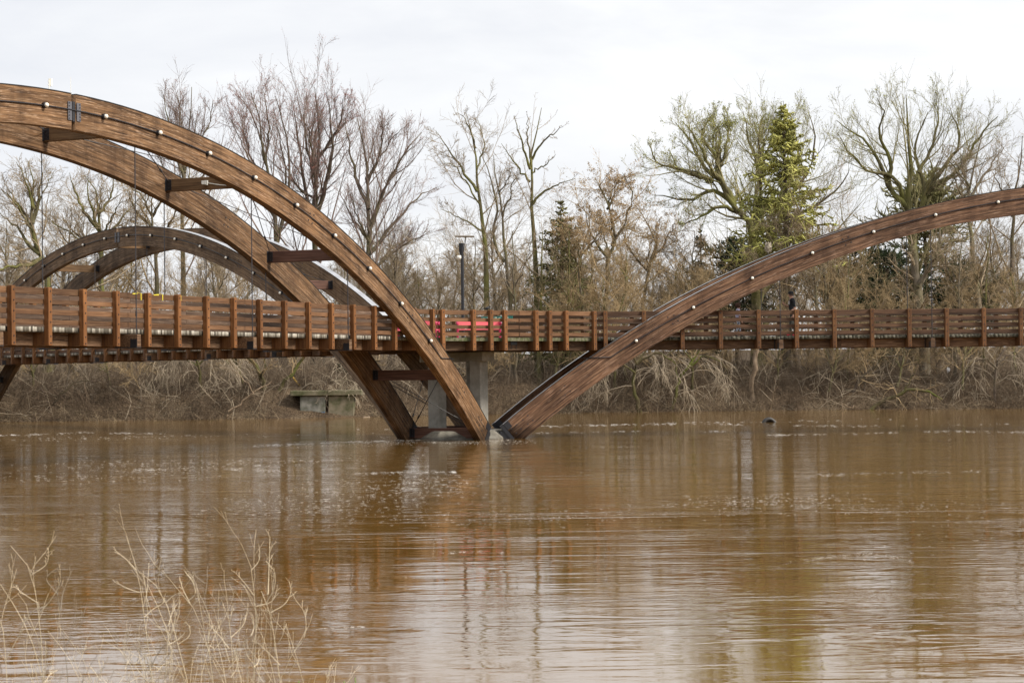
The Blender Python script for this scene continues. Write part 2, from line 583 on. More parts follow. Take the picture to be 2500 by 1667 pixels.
def mth(op, a, bb=0.0):
    n = N(nt, 'ShaderNodeMath', operation=op)
    for i, v in enumerate((a, bb)):
        if isinstance(v, (int, float)):
            n.inputs[i].default_value = v
        else:
            L(v, n.inputs[i])
    return n.outputs[0]


mA = ramp(nt, [(0.50, (0, 0, 0)), (0.64, (1, 1, 1))])
L(maskA.outputs[0], mA.inputs[0])
mB = ramp(nt, [(0.60, (0, 0, 0)), (0.68, (1, 1, 1))])
L(maskB.outputs[0], mB.inputs[0])
maskC = wnoise(0.11, 0.21, 3.0, 0.55, loc=(6.1, 2.2, 0), dist=1.0)
mC = ramp(nt, [(0.38, (0, 0, 0)), (0.62, (1, 1, 1))])
L(maskC.outputs[0], mC.inputs[0])
ruf = mth('MAXIMUM', mth('MULTIPLY', mA.outputs[0], 0.75), mB.outputs[0])
h = mth('ADD', mth('MULTIPLY', big.outputs[0], 0.013), mth('MULTIPLY', mid.outputs[0], mth('ADD', mth('MULTIPLY', mC.outputs[0], 0.0078), 0.0016)))
h = mth('ADD', h, mth('MULTIPLY', small.outputs[0], mth('ADD', mth('MULTIPLY', ruf, 0.0036), 0.0008)))
h = mth('ADD', h, mth('MULTIPLY', mth('MULTIPLY', fine.outputs[0], 0.0035), ruf))
bp = N(nt, 'ShaderNodeBump', i_Strength=1.0, i_Distance=1.0)
L(h, bp.inputs['Height'])
L(bp.outputs[0], b.inputs['Normal'])
silt = wnoise(0.06, 0.12, 4.0, loc=(5, 9, 0))
rp = ramp(nt, [(0.35, (0.125, 0.067, 0.014)), (0.65, (0.175, 0.098, 0.026))])
L(silt.outputs[0], rp.inputs[0])
L(rp.outputs[0], b.inputs['Base Color'])
b.inputs['Roughness'].default_value = 0.04
b.inputs['IOR'].default_value = 2.0
b.inputs['Specular IOR Level'].default_value = 0.5
M['water'] = mt
wx = np.array([-400, 400.])
me = mesh_np('river_water', [(-400, -160, 0), (400, -160, 0), (400, 60, 0), (-400, 60, 0)], [[(0, 1, 2, 3)]], M['water'])
w_ = link('river_water', me)
tag(w_, 'muddy brown river water with ripples and reflections', kind='structure')

# ---------------------------------------------------------------- the three-way timber bridge
ARMS = [R_(246.231), R_(6.231), R_(126.231)]      # near-left, right, far-left
ARC_R, ARC_S, ARC_T = 36.0, 24.40, 8.451          # arch radius, crown distance from the hub, crown height
O_OUT, O_IN = 1.517, 1.267                        # outer / inner faces of the arches
R_IN, R_OUT = -0.46, 0.372
END_A = R_(39.6)
FRONT = [1, -1, 1]                                # side of each arm that carries the lamps
bridge = bpy.data.objects.new('three_way_footbridge', None)
COL.objects.link(bridge)
tag(bridge, 'brown timber three-way footbridge with tall double arches standing in the river', 'bridge')


def arm_pt(k, s, y, z):
    a = ARMS[k]
    return Vector((s * math.cos(a) - y * math.sin(a), s * math.sin(a) + y * math.cos(a), z))


def arc(phi, dr=0.0):
    """phi measured from the crown, positive away from the hub"""
    return ARC_S + (ARC_R + dr) * math.sin(phi), ARC_T - ARC_R + (ARC_R + dr) * math.cos(phi)


GAP = 0.085 / ARC_R


def half_arch_mesh(name, y0, y1, hubside, mat, n=56):
    """box section swept on the arc; UV in metres (u along, v round the section)"""
    p0, p1 = (-END_A, -GAP) if hubside else (GAP, END_A)
    V, UV, F = [], [], []
    hgt, thk = R_OUT - R_IN, abs(y1 - y0)
    ring = [(R_IN, y0), (R_OUT, y0), (R_OUT, y0), (R_OUT, y1), (R_OUT, y1), (R_IN, y1), (R_IN, y1), (R_IN, y0)]
    vv = [0, hgt, hgt, hgt + thk, hgt + thk, 2 * hgt + thk, 2 * hgt + thk, 2 * hgt + 2 * thk]
    rr = random.random() * 40
    for i in range(n + 1):
        ph = p0 + (p1 - p0) * i / n
        for (dr, y), v in zip(ring, vv):
            s, z = arc(ph, dr)
            V.append((s, y, z))
            UV.append((ph * ARC_R + rr, v + int(rr) * 0.417))
    for i in range(n):
        for j in (0, 2, 4, 6):
            a, b_ = i * 8 + j, i * 8 + j + 1
            F.append((a, a + 8, b_ + 8, b_))
    e = n * 8
    F += [(0, 1, 3, 5), (e + 5, e + 3, e + 1, e)]
    if y1 > y0:
        F = [f[::-1] for f in F]
    return mesh_np(name, V, [F], mat, uv=UV)


def strip_on_arc(dr0, dr1, y0, y1, p0, p1, mats, n=40, top_mi=0, side_mi=1):
    mb = MB()
    V = []
    for i in range(n + 1):
        ph = p0 + (p1 - p0) * i / n
        for dr, y in ((dr0, y0), (dr1, y0), (dr1, y1), (dr0, y1)):
            s, z = arc(ph, dr)
            V.append((s, y, z))
    F, mi = [], []
    for i in range(n):
        for j in range(4):
            a, b_ = i * 4 + j, i * 4 + (j + 1) % 4
            F.append((a, b_, b_ + 4, a + 4))
            mi.append(top_mi if j == 1 else side_mi)
    e = n * 4
    F += [(3, 2, 1, 0), (e, e + 1, e + 2, e + 3)]
    mi += [side_mi, side_mi]
    mb.add(V, F)
    mb.m = mi
    return mb


# lamp: black base with milk-glass dome, pointing along +y (shared)
lb = MB()
Mr = Matrix.Rotation(-math.pi / 2, 4, 'X')
lb.lathe([(0.0, 0), (0.068, 0), (0.068, 0.075), (0.056, 0.085)], n=14, mi=0, M=Mr)
lb.lathe([(0.052, 0.083), (0.055, 0.100), (0.048, 0.122), (0.032, 0.138), (0.012, 0.145), (0.0, 0.146)], n=14, mi=1, M=Mr)
lamp_me = lb.mesh('arch_lamp', [M['steel'], M['globe']], smooth=True)

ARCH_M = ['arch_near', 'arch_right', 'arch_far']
LAMP_D = 0.0638473
for k in range(3):
    A = ARMS[k]
    for side in (1, -1):
        for hubside in (True, False):
            y0, y1 = side * O_IN, side * O_OUT
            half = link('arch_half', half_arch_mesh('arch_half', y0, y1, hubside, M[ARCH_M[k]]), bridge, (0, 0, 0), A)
            if k == 0 and side == FRONT[0] and not hubside:
                half['label'] = 'upper left half of the nearest timber arch, ending at the crown hinge'
            pa, pb = (-END_A, -GAP) if hubside else (GAP, END_A)
            lo, hi = sorted((y0 - side * 0.012, y1 + side * 0.012))
            fl = strip_on_arc(R_OUT + 0.003, R_OUT + 0.022, lo, hi, pa, pb, None)
            link('top_flashing', fl.mesh('top_flashing', [M['flash'], M['flash_edge']]), half)
            # steel shoe at the foot
            sh = MB()
            q0, q1 = (-END_A - 0.0035, -END_A - 0.0003) if hubside else (END_A + 0.0003, END_A + 0.0035)
            t = strip_on_arc(R_IN - 0.02, R_OUT + 0.03, lo, hi, q0, q1, None, n=1)
            sh.add(t.v, t.f)
            e0 = -END_A if hubside else END_A
            e1 = e0 * 0.992
            for (ya, yb) in ((lo - 0.004, lo + 0.006), (hi - 0.006, hi + 0.004)):
                t = strip_on_arc(0.14, R_OUT + 0.02, ya, yb, min(e0, e1), max(e0, e1), None, n=1)
                sh.add(t.v, t.f)
            s0, z0 = arc(e0, 0.0)
            dirn = -1 if hubside else 1
            sh.box(min(s0, s0 + dirn * 0.35), max(s0, s0 + dirn * 0.35), lo + 0.03, hi - 0.03, -0.35, z0 + 0.06)
            link('steel_shoe', sh.mesh('steel_shoe', M['steel']), half)
            if side == FRONT[k]:
                sg = side
                yf = side * O_OUT
                # conduit
                cpts = []
                if hubside:
                    ph_a, ph_b = (-8.95) * LAMP_D, 0.0
                else:
                    ph_a, ph_b = 0.0, 9.0 * LAMP_D
                cs = MB()
                nseg = 44
                prev = None
                for i in range(nseg + 1):
                    ph = ph_a + (ph_b - ph_a) * i / nseg
                    s, z = arc(ph, 0.0)
                    p = Vector((s, yf + sg * 0.028, z))
                    if prev is not None:
                        cs.cyl(prev, p, 0.017, n=6, caps=False)
                    prev = p
                if hubside:       # short horizontal tail running back under the deck
                    s, z = arc(ph_a, 0.0)
                    cs.cyl((s, yf + sg * 0.028, z), (s - 0.9, yf + sg * 0.02, z - 0.02), 0.016, n=6)
                    cs.cyl((s - 0.9, yf + sg * 0.02, z - 0.02), (s - 1.0, yf - sg * 0.6, z - 0.02), 0.016, n=6)
                link('lamp_conduit', cs.mesh('lamp_conduit', M['steel'], smooth=True), half)
                for i in range(18):
                    if (i < 9) != hubside:
                        continue
                    s, z = arc((i - 8.5) * LAMP_D)
                    lo_ = link('arch_lamp', lamp_me, half, (s, yf, z), 0 if side > 0 else math.pi)
            # bolts
            bo = MB()
            for e in (0.965, 0.90, 0.985, 0.72, 0.45):
                for q in range(4):
                    ph = (e * END_A + (q % 2) * 0.006 + 0.001 * (q // 2)) * (-1 if hubside else 1)
                    s, z = arc(ph, (-0.14 if q < 2 else 0.11) + random.uniform(-0.03, 0.03))
                    bo.cyl((s, min(y0, y1) - 0.012, z), (s, max(y0, y1) + 0.012, z), 0.026, n=6)
            tag(link('bolt_heads', bo.mesh('bolt_heads', M['steel']), half), kind='stuff')
            # crown hinge leaf on both faces
            hp = MB()
            ph = (-1 if hubside else 1) * (GAP + 0.085 / ARC_R)
            s, z = arc(ph, -0.03)
            for yy in (lo - 0.014, hi):
                hp.box(s - 0.075, s + 0.075, yy, yy + 0.014, z - 0.215, z + 0.215)
                for j in range(6):
                    zz = z - 0.18 + 0.072 * j
                    xx = s + (0.035 if not hubside else -0.035)
                    hp.cyl((xx, yy - 0.012, zz), (xx, yy + 0.026, zz), 0.016, n=6, mi=1)
            if hubside:
                hp.box(ARC_S - 0.045, ARC_S + 0.045, lo + 0.005, hi - 0.005, ARC_T - 0.26, ARC_T + 0.2, mi=1)
            tag(link('crown_hinge', hp.mesh('crown_hinge', [M['steel_grey'], M['steel']]), half), kind='stuff')

# cross beams, braces, hangers, floor beams
BS = [1.55, 4.2, 10.9, 16.3, 21.75]
BS = BS + [2 * ARC_S - s for s in BS[::-1]]


def arc_z(s, dr=-0.04):
    return ARC_T - ARC_R + math.sqrt((ARC_R + dr) ** 2 - (s - ARC_S) ** 2)


bb = MB().box(-0.08, 0.08, -O_IN + 0.004, O_IN - 0.004, -0.17, 0.17)
beam_me = bb.mesh('cross_beam', M['beam'], bevel=0.008)
beam_red_shaded = beam_me.copy()
beam_red_shaded.materials.clear()
beam_red_shaded.materials.append(M['beam_red_shaded'])
brk = {}
for sg in (1, -1):
    br = MB()
    ya, yb = sorted((sg * (O_IN - 0.003), sg * (O_IN - 0.17)))
    for sx in (1, -1):
        x0, x1 = sorted((sx * 0.081, sx * 0.095))
        br.box(x0, x1, ya, yb, -0.14, 0.16)
        for zz in (-0.08, 0.02, 0.11):
            br.cyl((sx * 0.09, sg * (O_IN - 0.09), zz), (sx * 0.115, sg * (O_IN - 0.09), zz), 0.018, n=6)
    ya, yb = sorted((sg * (O_IN - 0.002), sg * (O_IN - 0.012)))
    br.box(-0.14, 0.14, ya, yb, -0.16, 0.18)
    brk[sg] = br.mesh('beam_bracket', M['steel'])

for k in range(3):
    A = ARMS[k]
    for i, s in enumerate(BS):
        if k == 0 and s > 40:
            continue
        z = arc_z(s)
        cbm = link('cross_beam', beam_red_shaded if i in (0, 1, 2, 7, 8, 9) else beam_me, bridge, arm_pt(k, s, 0, z), A)
        for sg in (1, -1):
            link('beam_bracket', brk[sg], cbm)
        if k == 0 and i == 3:
            fb = MB()
            fb.box(0.082, 0.20, -0.10, 0.02, -0.04, 0.06, M=Matrix.Rotation(0.3, 4, 'Z'))
            fb.box(0.10, 0.16, 0.02, 0.10, -0.06, 0.07)
            prev = Vector((0.11, 0.08, 0.0))
            for j in range(8):
                q = Vector((0.1, 0.08 + 0.14 * (j + 1), -0.10 * math.sin((j + 1) * 0.28)))
                fb.cyl(prev, q, 0.014, n=6)
                prev = q
            fo = link('floodlight', fb.mesh('floodlight', plain('pale_grey_plastic', (0.55, 0.55, 0.52), 0.5)), cbm)
            fo['label'] = 'small pale floodlight with a drooping cable'
    # diagonal brace rods between neighbouring cross beams
    pairs = [(0, 1), (2, 3), (3, 4), (4, 5), (5, 6), (6, 7), (8, 9), (1, 2)]
    for (i, j) in pairs:
        if k == 0 and BS[j] > 40:
            continue
        s0, s1 = BS[i], BS[j]
        z0, z1 = arc_z(s0, 0.06), arc_z(s1, 0.06)
        if (i, j) == (1, 2):
            continue
        for sg in (1, -1):
            rb = MB()
            p, q = Vector((s0, sg * (O_IN - 0.03), z0)), Vector((s1, -sg * (O_IN - 0.03), z1))
            rb.cyl(p, q, 0.013, n=6)
            c = p.lerp(q, 0.2)
            rb.cyl(c, p.lerp(q, 0.24), 0.03, n=6)
            link('brace_rod', rb.mesh('brace_rod', M['rod']), bridge, (0, 0, 0), A)
    # hangers and floor beams
    for s in (10.9, 16.3, 21.75, 27.05, 32.5, 37.9):
        fm = MB().box(-0.077, 0.077, -1.47, 1.47, 2.965, 3.272)
        if s == 10.9 and k == 0:
            floor_me = fm.mesh('floor_beam', M['stringer'], bevel=0.006)
            floor_sh = {}
            for sg in (1, -1):
                shm = MB()
                for sx in (1, -1):
                    x0, x1 = sorted((sx * 0.079, sx * 0.09))
                    ya, yb = sorted((sg * 1.27, sg * 1.462))
                    shm.box(x0, x1, ya, yb, 2.955, 3.16)
                    x0, x1 = sorted((sx * 0.079, sx * 0.10))
                    ya, yb = sorted((sg * 0.82, sg * 0.90))
                    shm.box(x0, x1, ya, yb, 2.95, 3.275)
                ya, yb = sorted((sg * 0.82, sg * 1.46))
                shm.box(-0.10, 0.10, ya, yb, 2.945, 2.963)
                floor_sh[sg] = shm.mesh('beam_shoe', M['steel'])
        flb = link('floor_beam', floor_me, bridge, arm_pt(k, s, 0, 0), A)
        for sg in (1, -1):
            link('beam_shoe', floor_sh[sg], flb)
        for sg in (1, -1):
            hb = MB()
            zt = arc_z(s, R_IN + 0.02)
            hb.cyl((0, 0, 3.2), (0, 0, zt), 0.0145, n=6)
            hb.cyl((0, 0, 3.72), (0, 0, 3.84), 0.024, n=6)
            link('hanger_rod', hb.mesh('hanger_rod', M['rod']), bridge, arm_pt(k, s, sg * 1.392, 0), A)

# stringers and decks
S_END = [50.5, 50.5, 50.5]
DECK_M = ['deck_white', 'deck_grey', 'deck_white']
for k in range(3):
    A = ARMS[k]
    for y in (-0.79, 0.0, 0.79):
        s = 4.0
        while s < 50:
            ln = min(9.2, 50.6 - s)
            sb = MB().box(0.003, ln - 0.003, -0.06, 0.06, 2.985 + (0.02 if y == 0 else 0), 3.285)
            link('stringer', sb.mesh('stringer', M['stringer']), bridge, arm_pt(k, s, y, 0), A)
            s += ln
    V, F = [], []
    rgk = np.random.default_rng(20 + k)
    s = 4.56
    cube = np.array([[0, 2, 3, 1], [4, 5, 7, 6], [0, 1, 5, 4], [2, 6, 7, 3], [0, 4, 6, 2], [1, 3, 7, 5]])
    vs, fs = [], []
    n = 0
    while s < 50.4:
        e = 1.135 + rgk.normal(0, 0.008, 2)
        zt = 3.408 + rgk.normal(0, 0.003)
        for z in (3.296, zt):
            for y in (-e[0], e[1]):
                for x in (s, s + 0.134):
                    vs.append((x, y, z))
        fs.append(cube + 8 * n)
        n += 1
        s += 0.142
    dk = link('deck_planks', mesh_np('deck_planks', vs, [np.concatenate(fs)], M[DECK_M[k]]), bridge, (0, 0, 0), A)
    tag(dk, kind='stuff')

# posts
HB = 0.07
pb = MB().box(-HB, HB, -HB, HB, 2.975, 4.318)
post_me = pb.mesh('rail_post', M['post'], bevel=0.012)
post_red = post_me.copy()
post_red.materials.clear()
post_red.materials.append(M['post_red'])
sp = MB().box(-HB + 0.004, HB - 0.004, -0.385, -HB - 0.002, 2.982, 3.276)
spacer_me = sp.mesh('spacer_block', M['post_red'])
pbt = MB()
for z in (4.225, 3.99, 3.75, 3.515, 3.19, 3.035):
    pbt.cyl((0, HB - 0.004, z), (0, HB + 0.010, z), 0.019, n=6)
bolt_me = pbt.mesh('post_bolts', M['steel'])


def add_post(x, y, rz, red):
    """rz: direction of the outward normal is rz+90deg"""
    p = link('rail_post', post_red if red else post_me, bridge, (x, y, 0), rz)
    link('spacer_block', spacer_me, p)
    tag(link('post_bolts', bolt_me, p), kind='stuff')
    return p


POST0 = [4.93, 4.80, 4.88]
PEND = [36, 31, 50]
O_POST = 1.235
RZ = [(3.455, 3.575), (3.69, 3.81), (3.93, 4.045), (4.15, 4.30)]
board_cache = {}


def board(x, y, rz, ln, z0, z1, mat):
    key = (round(ln, 2), z0, mat)
    if key not in board_cache:
        bm_ = MB().box(-ln / 2 + 0.003, ln / 2 - 0.003, -0.02, 0.02, -(z1 - z0) / 2, (z1 - z0) / 2)
        board_cache[key] = bm_.mesh('rail_board', M[mat], bevel=0.006)
    o = link('rail_board', board_cache[key], bridge, (x, y, (z0 + z1) / 2 + random.uniform(-0.004, 0.004)), rz)
    return o


for k in range(3):
    A = ARMS[k]
    for side in (1, -1):
        rz = A if side > 0 else A + math.pi
        s = POST0[k]
        while s < PEND[k]:
            p = arm_pt(k, s, side * O_POST, 0)
            add_post(p.x, p.y, rz, k != 0)
            s += 1.3415
        s = POST0[k] - 0.42
        step = 1.3415 * (4 if k == 2 else 2)
        first = True
        while s < PEND[k]:
            ln = (step + 0.42 + (-0.0)) if first else step
            for z0, z1 in RZ:
                c = arm_pt(k, s + ln / 2, side * (O_POST - HB - 0.024), 0)
                board(c.x, c.y, rz, ln, z0, z1, 'board_inner' if side != FRONT[k] else ('board' if k == 0 else 'board_red'))
            s += ln
            first = False

# hub platform: three long chamfer sides between the arms
HUB_R = 3.36
HALF = 3.33
for k in range(3):
    nb = ARMS[k] + R_(60)
    nv = Vector((math.cos(nb), math.sin(nb), 0))
    tv = Vector((-math.sin(nb), math.cos(nb), 0))
    rz = nb - math.pi / 2
    red = not (k == 0)
    for q in (-3.14, -1.92, -1.22, -0.645, 0.645, 1.22, 1.92, 3.14):
        p = nv * HUB_R + tv * q
        add_post(p.x, p.y, rz, red)
    for z0, z1 in RZ:
        for sg in (-1, 1):
            c = nv * (HUB_R - HB - 0.024) + tv * (sg * HALF / 2)
            board(c.x, c.y, rz, HALF - 0.02, z0, z1, 'board' if not red else 'board_red')
    fb = MB().box(-3.35, 3.35, -0.06, 0.06, 2.985, 3.285)
    c = nv * (HUB_R - 0.385 - 0.065)
    link('stringer', fb.mesh('stringer', M['stringer']), bridge, (c.x, c.y, 0), rz)
    if k == 0:
        pl = MB().box(-0.13, 0.13, 0.061, 0.075, 3.17, 3.275)
        for xx in (-0.10, 0.10):
            for zz in (3.06, 3.13):
                pl.cyl((xx, 0.06, zz), (xx, 0.078, zz), 0.018, n=6)
        link('tie_plate', pl.mesh('tie_plate', M['steel']), bridge, (c.x, c.y, 0), rz)
hexp = []
for k in range(3):
    for y in (-1.12, 1.12):
        p = arm_pt(k, 4.55, y, 0)
        hexp.append((p.x, p.y))
# hub decking in planks clipped to the hexagon
vs, fs, n = [], [], 0
nb = ARMS[0] + R_(60)
HV = [Vector((x, y)) for x, y in sorted(hexp, key=lambda q: math.atan2(q[1], q[0]))]


def clip_strip(poly, ax, lo, hi):
    for sgn, lim in ((1, lo), (-1, -hi)):
        out = []
        for i in range(len(poly)):
            a, b_ = poly[i], poly[(i + 1) % len(poly)]
            da, db = sgn * a.dot(ax) - lim, sgn * b_.dot(ax) - lim
            if da >= 0:
                out.append(a)
            if (da >= 0) != (db >= 0):
                out.append(a.lerp(b_, da / (da - db)))
        poly = out
        if not poly:
            break
    return poly


hd = MB()
ax = Vector((-math.sin(nb), math.cos(nb)))
t = -6.0
while t < 6.0:
    pol = clip_strip(HV, ax, t, t + 0.134)
    if len(pol) >= 3:
        hd.prism([(p.x, p.y) for p in pol], 3.294, 3.404 + random.uniform(-0.003, 0.003))
    t += 0.142
tag(link('hub_deck_planks', hd.mesh('hub_deck_planks', M['deck_moss']), bridge), kind='stuff')
jm = MB()
for k in range(3):
    nb = ARMS[k] + R_(60)
    Mz = Matrix.Rotation(nb, 4, 'Z')
    jm.box(-1.3, 2.85, -0.09, 0.09, 2.99, 3.28, M=Mz @ Matrix.Translation((0, 0, -0.002 * k)))
link('hub_joists', jm.mesh('hub_joists', M['stringer']), bridge)

# ---------------------------------------------------------------- concrete pier under the hub
pier = bpy.data.objects.new('bridge_pier', None)
COL.objects.link(pier)
tag(pier, 'grey concrete pier of three columns on a low footing under the bridge centre', 'bridge pier')
ft = MB()
prof = []
a0 = ARMS[0]
h0, h1 = [], []
for i in range(6):
    a = a0 + R_(60 * i + 60)
    q = 2.05 if i % 2 == 0 else 2.2
    h0.append((q * math.cos(a), q * math.sin(a)))
    h1.append(((q - .3) * math.cos(a), (q - .3) * math.sin(a)))
vs = [(x, y, -1.6) for x, y in h0] + [(x, y, 0.06) for x, y in h0] + [(x, y, 0.29) for x, y in h1]
fs = [tuple(range(12, 18))]
for j in (0, 6):
    for i in range(6):
        fs.append((j + i, j + (i + 1) % 6, j + 6 + (i + 1) % 6, j + 6 + i))
ft.add(vs, fs)
link('footing', ft.mesh('footing', M['concrete_wet'], bevel=0.03), pier)
cm = MB().box(-0.235, 0.235, -0.235, 0.235, 0.255, 2.66).mesh('column', M['concrete'], bevel=0.03)
for k in range(3):
    nb = ARMS[k] + R_(60)
    link('column', cm, pier, (0.92 * math.cos(nb), 0.92 * math.sin(nb), 0), nb + R_(45 if k else 20))
cp = MB()
for k in range(3):
    nb = ARMS[k] + R_(60)
    cp.box(0.0 if k else -0.2, 1.5, -0.26, 0.26, 2.64, 2.97, M=Matrix.Rotation(nb, 4, 'Z') @ Matrix.Translation((0, 0, -0.003 * k)))
link('pier_cap', cp.mesh('pier_cap', M['concrete'], bevel=0.02), pier)

# ---------------------------------------------------------------- vegetation generators


def unit(v):
    return v / np.maximum(np.linalg.norm(v, axis=-1, keepdims=True), 1e-9)


def resample(pts, k):
    """smooth polyline through control points, k points"""
    pts = np.asarray(pts, float)
    n = len(pts)
    d = np.concatenate([[0], np.cumsum(np.linalg.norm(np.diff(pts, axis=0), axis=1))])
    t = np.linspace(0, d[-1], k)
    if n < 3:
        return np.stack([np.interp(t, d, pts[:, i]) for i in range(3)], 1)
    out = np.empty((k, 3))
    m_ = np.gradient(pts, d, axis=0)
    j = np.clip(np.searchsorted(d, t, side='right') - 1, 0, n - 2)
    h = (d[j + 1] - d[j])[:, None]
    u = ((t - d[j])[:, None]) / h
    h00, h10, h01, h11 = 2 * u**3 - 3 * u**2 + 1, u**3 - 2 * u**2 + u, -2 * u**3 + 3 * u**2, u**3 - u**2
    return h00 * pts[j] + h10 * h * m_[j] + h01 * pts[j + 1] + h11 * h * m_[j + 1]


def spawn(rng, P, R, n, t0=0.25, t1=1.0, ang=0.75, angsd=0.18, lr=0.5, lsd=0.16, rr=0.6, k=4, up=0.08, wander=0.14, rtip=0.006, tl=0.5, rmin=0.0, flat=0.0):
    Nn, K, _ = P.shape
    Ln = np.linalg.norm(np.diff(P, axis=1), axis=2).sum(1)
    t = t0 + (t1 - t0) * ((np.arange(n)[None] + rng.random((Nn, n))) / n)
    pos = t * (K - 1)
    i = np.minimum(pos.astype(int), K - 2)
    fr = pos - i
    ix = np.arange(Nn)[:, None]
    base = P[ix, i] * (1 - fr)[..., None] + P[ix, i + 1] * fr[..., None]
    T = unit(P[ix, i + 1] - P[ix, i])
    r = R[ix, i] * (1 - fr) + R[ix, i + 1] * fr
    ref = rng.normal(size=T.shape)
    if flat:
        ref[..., 2] *= (1 - flat)
    perp = unit(ref - (ref * T).sum(-1, keepdims=True) * T)
    a = (ang + angsd * rng.normal(size=t.shape))[..., None]
    D = np.cos(a) * T + np.sin(a) * perp
    Lc = (Ln[:, None] * lr * (1 - tl * t) * np.exp(lsd * rng.normal(size=t.shape))).reshape(-1)
    base, D, r = base.reshape(-1, 3), D.reshape(-1, 3), r.reshape(-1)
    pts = [base]
    for j in range(k - 1):
        D = unit(D + wander * rng.normal(size=D.shape) + np.array([0, 0, up]))
        pts.append(pts[-1] + D * (Lc / (k - 1))[:, None])
    r0 = np.maximum(r * rr, rmin)
    w = np.linspace(0, 1, k)[None]
    return np.stack(pts, 1), r0[:, None] * (1 - w) + np.minimum(rtip, r0)[:, None] * w


def tubes(P, R, sides):
    Mn, K, _ = P.shape
    T = unit(np.gradient(P, axis=1))
    ref = np.where(np.abs(T[..., 2:3]) > 0.9, np.array([1.0, 0, 0]), np.array([0, 0, 1.0]))
    u = unit(np.cross(T, ref))
    v = np.cross(T, u)
    a = np.linspace(0, 2 * math.pi, sides, endpoint=False)
    V = P[:, :, None] + R[:, :, None, None] * (np.cos(a)[None, None, :, None] * u[:, :, None] + np.sin(a)[None, None, :, None] * v[:, :, None])
    idx = np.arange(Mn * K * sides).reshape(Mn, K, sides)
    nxt = np.roll(idx, -1, axis=2)
    F = np.stack([idx[:, :-1], nxt[:, :-1], nxt[:, 1:], idx[:, 1:]], -1).reshape(-1, 4)
    return V.reshape(-1, 3), F


def join(parts):
    Vs, Fs, o = [], [], 0
    for V, F in parts:
        Vs.append(V)
        Fs.append(F + o)
        o += len(V)
    return np.concatenate(Vs), np.concatenate(Fs)


def leaves(rng, P, n, size, spread=0.05, t0=0.3):
    """small quads scattered along twigs"""
    Nn, K, _ = P.shape
    w = rng.integers(0, Nn, n)
    t = (t0 + (1 - t0) * rng.random(n)) * (K - 1)
    i = np.minimum(t.astype(int), K - 2)
    f = (t - i)[:, None]
    c = P[w, i] * (1 - f) + P[w, i + 1] * f + rng.normal(0, spread, (n, 3))
    d1 = unit(rng.normal(size=(n, 3)))
    d2 = unit(np.cross(d1, rng.normal(size=(n, 3))))
    s = size * (0.6 + 0.8 * rng.random(n))[:, None]
    V = np.stack([c - d1 * s, c - d2 * s * 0.5, c + d1 * s, c + d2 * s * 0.5], 1).reshape(-1, 3)
    F = np.arange(4 * n).reshape(n, 4)
    return V, F


def bark(name, dark, light, moss=None, moss_amt=0.0, scale=3.0, rnd=0.12):
    mt, nt, b = new_mat(name)
    L = nt.links.new
    tc = N(nt, 'ShaderNodeTexCoord')
    mp = N(nt, 'ShaderNodeMapping')
    mp.inputs['Scale'].default_value = (scale * 2, scale * 2, scale * 0.5)
    L(tc.outputs['Object'], mp.inputs[0])
    nz = N(nt, 'ShaderNodeTexNoise', i_Scale=1.0, i_Detail=6.0, i_Roughness=0.65)
    L(mp.outputs[0], nz.inputs['Vector'])
    rp = ramp(nt, [(0.33, dark), (0.66, light)])
    L(nz.outputs[0], rp.inputs[0])
    out = rp.outputs[0]
    if moss:
        n2 = N(nt, 'ShaderNodeTexNoise', i_Scale=0.45, i_Detail=4.0)
        L(tc.outputs['Object'], n2.inputs['Vector'])
        r2 = ramp(nt, [(0.46, (0, 0, 0)), (0.6, (moss_amt,) * 3)])
        L(n2.outputs[0], r2.inputs[0])
        mx = N(nt, 'ShaderNodeMix', data_type='RGBA')
        L(r2.outputs[0], mx.inputs[0])
        L(out, mx.inputs[6])
        mx.inputs[7].default_value = (*moss, 1)
        out = mx.outputs[2]
    oi = N(nt, 'ShaderNodeObjectInfo')
    mr = N(nt, 'ShaderNodeMapRange')
    mr.inputs[3].default_value, mr.inputs[4].default_value = 1 - rnd, 1 + rnd
    L(oi.outputs['Random'], mr.inputs[0])
    hv = N(nt, 'ShaderNodeHueSaturation')
    L(mr.outputs[0], hv.inputs['Value'])
    L(out, hv.inputs['Color'])
    L(hv.outputs[0], b.inputs['Base Color'])
    b.inputs['Roughness'].default_value = 0.9
    b.inputs['Specular IOR Level'].default_value = 0.15
    bp = N(nt, 'ShaderNodeBump', i_Strength=0.6, i_Distance=0.04)
    L(nz.outputs[0], bp.inputs['Height'])
    L(bp.outputs[0], b.inputs['Normal'])
    return mt


M['bark_grey'] = bark('grey_bark', (0.065, 0.052, 0.038), (0.20, 0.168, 0.125), (0.13, 0.125, 0.04), 0.5)
M['bark_brown'] = bark('brown_bark', (0.055, 0.042, 0.032), (0.16, 0.125, 0.095), (0.11, 0.105, 0.035), 0.4)
M['bark_moss'] = bark('mossy_bark', (0.055, 0.047, 0.026), (0.17, 0.15, 0.08), (0.15, 0.15, 0.04), 0.8)
M['bark_dead'] = bark('bare_dead_wood', (0.12, 0.085, 0.055), (0.33, 0.255, 0.18))
M['bark_log'] = bark('mossy_log', (0.04, 0.033, 0.018), (0.12, 0.10, 0.05), (0.10, 0.115, 0.025), 0.9)
M['twig_grey'] = bark('grey_twigs', (0.16, 0.124, 0.08), (0.36, 0.285, 0.19), scale=0.5)
M['twig_tan'] = bark('tan_twigs', (0.20, 0.145, 0.076), (0.44, 0.33, 0.19), scale=0.5)
M['twig_pale'] = bark('pale_twigs', (0.22, 0.18, 0.13), (0.44, 0.37, 0.275), scale=0.5)
